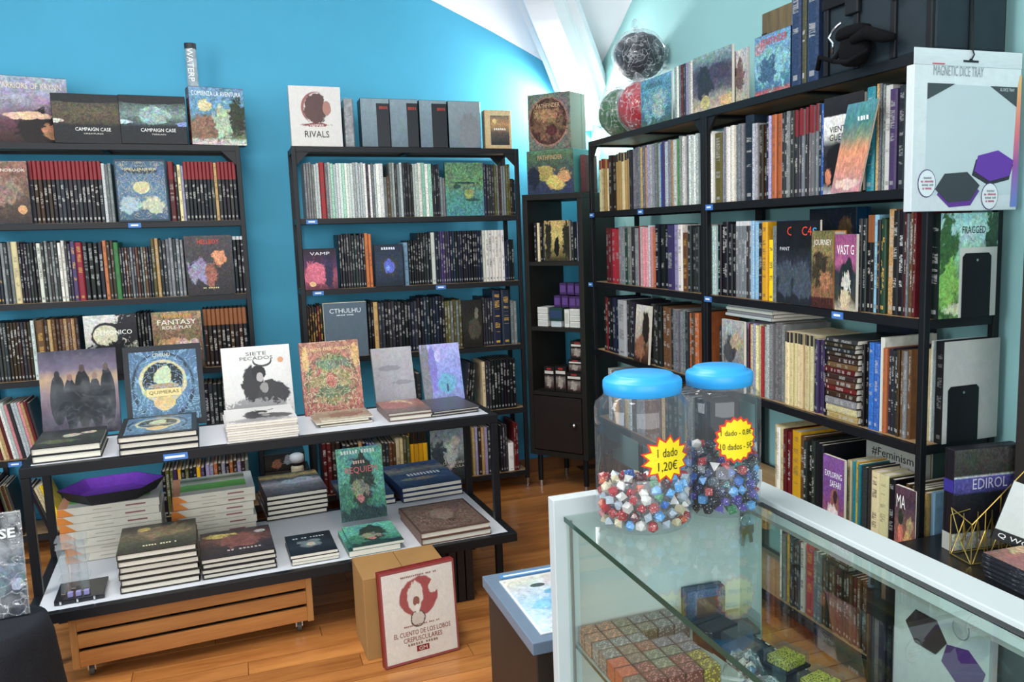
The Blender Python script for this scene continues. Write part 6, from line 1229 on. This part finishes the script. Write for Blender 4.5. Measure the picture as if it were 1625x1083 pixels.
b = face_book('softcover_book', 'white book with black title strip slanting in the wire holder', 'book', Matrix.Translation((1.452, -3.075, .648)) @ Matrix.Rotation(R(-32), 4, 'Z') @ Matrix.Rotation(R(-6), 4, 'X') @ Matrix.Rotation(R(20), 4, 'Y') @ Matrix.Translation((0, 0, .012)), .14, .16, .01, A_qw, '1a1a1c', soft=True); text(b, 'Q WOR', .1, (.062, -.0004, .014), 'e4e4e0', h=.014)
for i in range(10):
    o = flat_book('magazine', f'dark magazine in the flat pile on the low cabinet, {"topmost" if i == 9 else ORD[i] + " from below"}', 'magazine', (1.37 + random.uniform(-.004, .004), -3.40 + random.uniform(-.004, .004), .581 + i * .0064), R(-5) + random.uniform(-.02, .02), .21, .29, .0058, A_po if i < 9 else A_gf, '33333a', 'm', True, 'flat magazines on the low cabinet')
sp = thing('black_speaker', 'tall black speaker column at the right frame edge on the low cabinet', 'speaker', (1.605, -3.09, .581), (0, 0, R(-4)))
MB().box((0, 0, 0), (.14, .09, .92)).obj('speaker_body', plain('speaker_black', '2c2622', .6, 0, .1, 40, bump=.2), sp, bevel=.006); MB().box((.006, -.006, .02), (.134, -.0005, .90)).obj('grille', plain('grille_black', '1c1816', .8, 0, .3, 120), sp)
# inside the cabinet, seen through the counter side glass
b = thing('flat_package', 'white package with purple hexagon print inside the low cabinet', 'package', M=Matrix.Translation((1.33, -2.87, .1)) @ Matrix.Rotation(R(-90), 4, 'Z'))
MB().box((0, 0, 0), (.33, .03, .40)).obj('card_box', A_ca, b, bevel=.002); flat(b, 'tray_print', [(.12 + .075 * math.cos(k * 1.047), .29 + .055 * math.sin(k * 1.047)) for k in range(6)], '2c2a32', -.0014); flat(b, 'tray_print', [(.25 + .075 * math.cos(k * 1.047 + .3), .25 + .055 * math.sin(k * 1.047 + .3)) for k in range(6)], '4a2a72', -.0014)
flat(b, 'badge_ring', [(.24 + .028 * math.cos(k * .35), .35 + .03 * math.sin(k * .35)) for k in range(18)], '7a7a8a', -.0014); flat(b, 'badge', [(.24 + .025 * math.cos(k * .35), .35 + .027 * math.sin(k * .35)) for k in range(18)], 'c0c4c6', -.0022)
bn = thing('comic_bin', 'black open bin holding upright comics inside the low cabinet', 'bin', (1.05, -3.35, .0))
MB().box((0, 0, 0), (.15, .40, .012)).obj('bin_floor', M_DK, bn)
for a, b_ in (((0, 0, .012), (.008, .40, .2)), ((.142, 0, .012), (.15, .40, .24)), ((.008, 0, .012), (.142, .008, .22)), ((.008, .392, .012), (.142, .40, .22))): MB().box(a, b_).obj('bin_wall', M_DK, bn)
for i in range(16):
    cn = ['black', 'cream', 'charcoal', 'tan', 'grey', 'navy', 'white', 'black'][i % 8]
    spine_book(Matrix.Translation((1.063, -2.97 - i * .021, .013)) @ Matrix.Rotation(R(-90), 4, 'Z'), 0, 0, 0, .018, .225, .12, vary(PAL[cn]), 'm', True, f'{cn} comic, {ORD[i]} from the rear of the black bin', 'comics in the black bin')

# ------------------------------------------------------------------ lettering to meshes

def bake_all():
    bends = {t[0].name: BEND.get(t[0].name) for t in TEXTS}
    bpy.context.view_layer.update(); dg = bpy.context.evaluated_depsgraph_get()
    for o, parent, w, h, pos, rot, mt, name in TEXTS:
        me = bpy.data.meshes.new_from_object(o.evaluated_get(dg)); me.name = name
        xs = [v.co.x for v in me.vertices]; ys = [v.co.y for v in me.vertices]
        cx, cy = (min(xs) + max(xs)) / 2, (min(ys) + max(ys)) / 2; k = w / max(1e-6, max(xs) - min(xs)); kyy = h / max(1e-6, max(ys) - min(ys)) if h else k; Rb = bends[o.name]
        for v in me.vertices:
            x_ = (v.co.x - cx) * k
            v.co = (Rb * math.sin(x_ / Rb), (v.co.y - cy) * kyy, -Rb * (1 - math.cos(x_ / Rb))) if Rb else (x_, (v.co.y - cy) * kyy, 0)
        me.materials.clear(); me.materials.append(mt); place(name, me, parent, pos, rot)
    for t in TEXTS:
        cu = t[0].data; bpy.data.objects.remove(t[0]); bpy.data.curves.remove(cu)
bake_all()
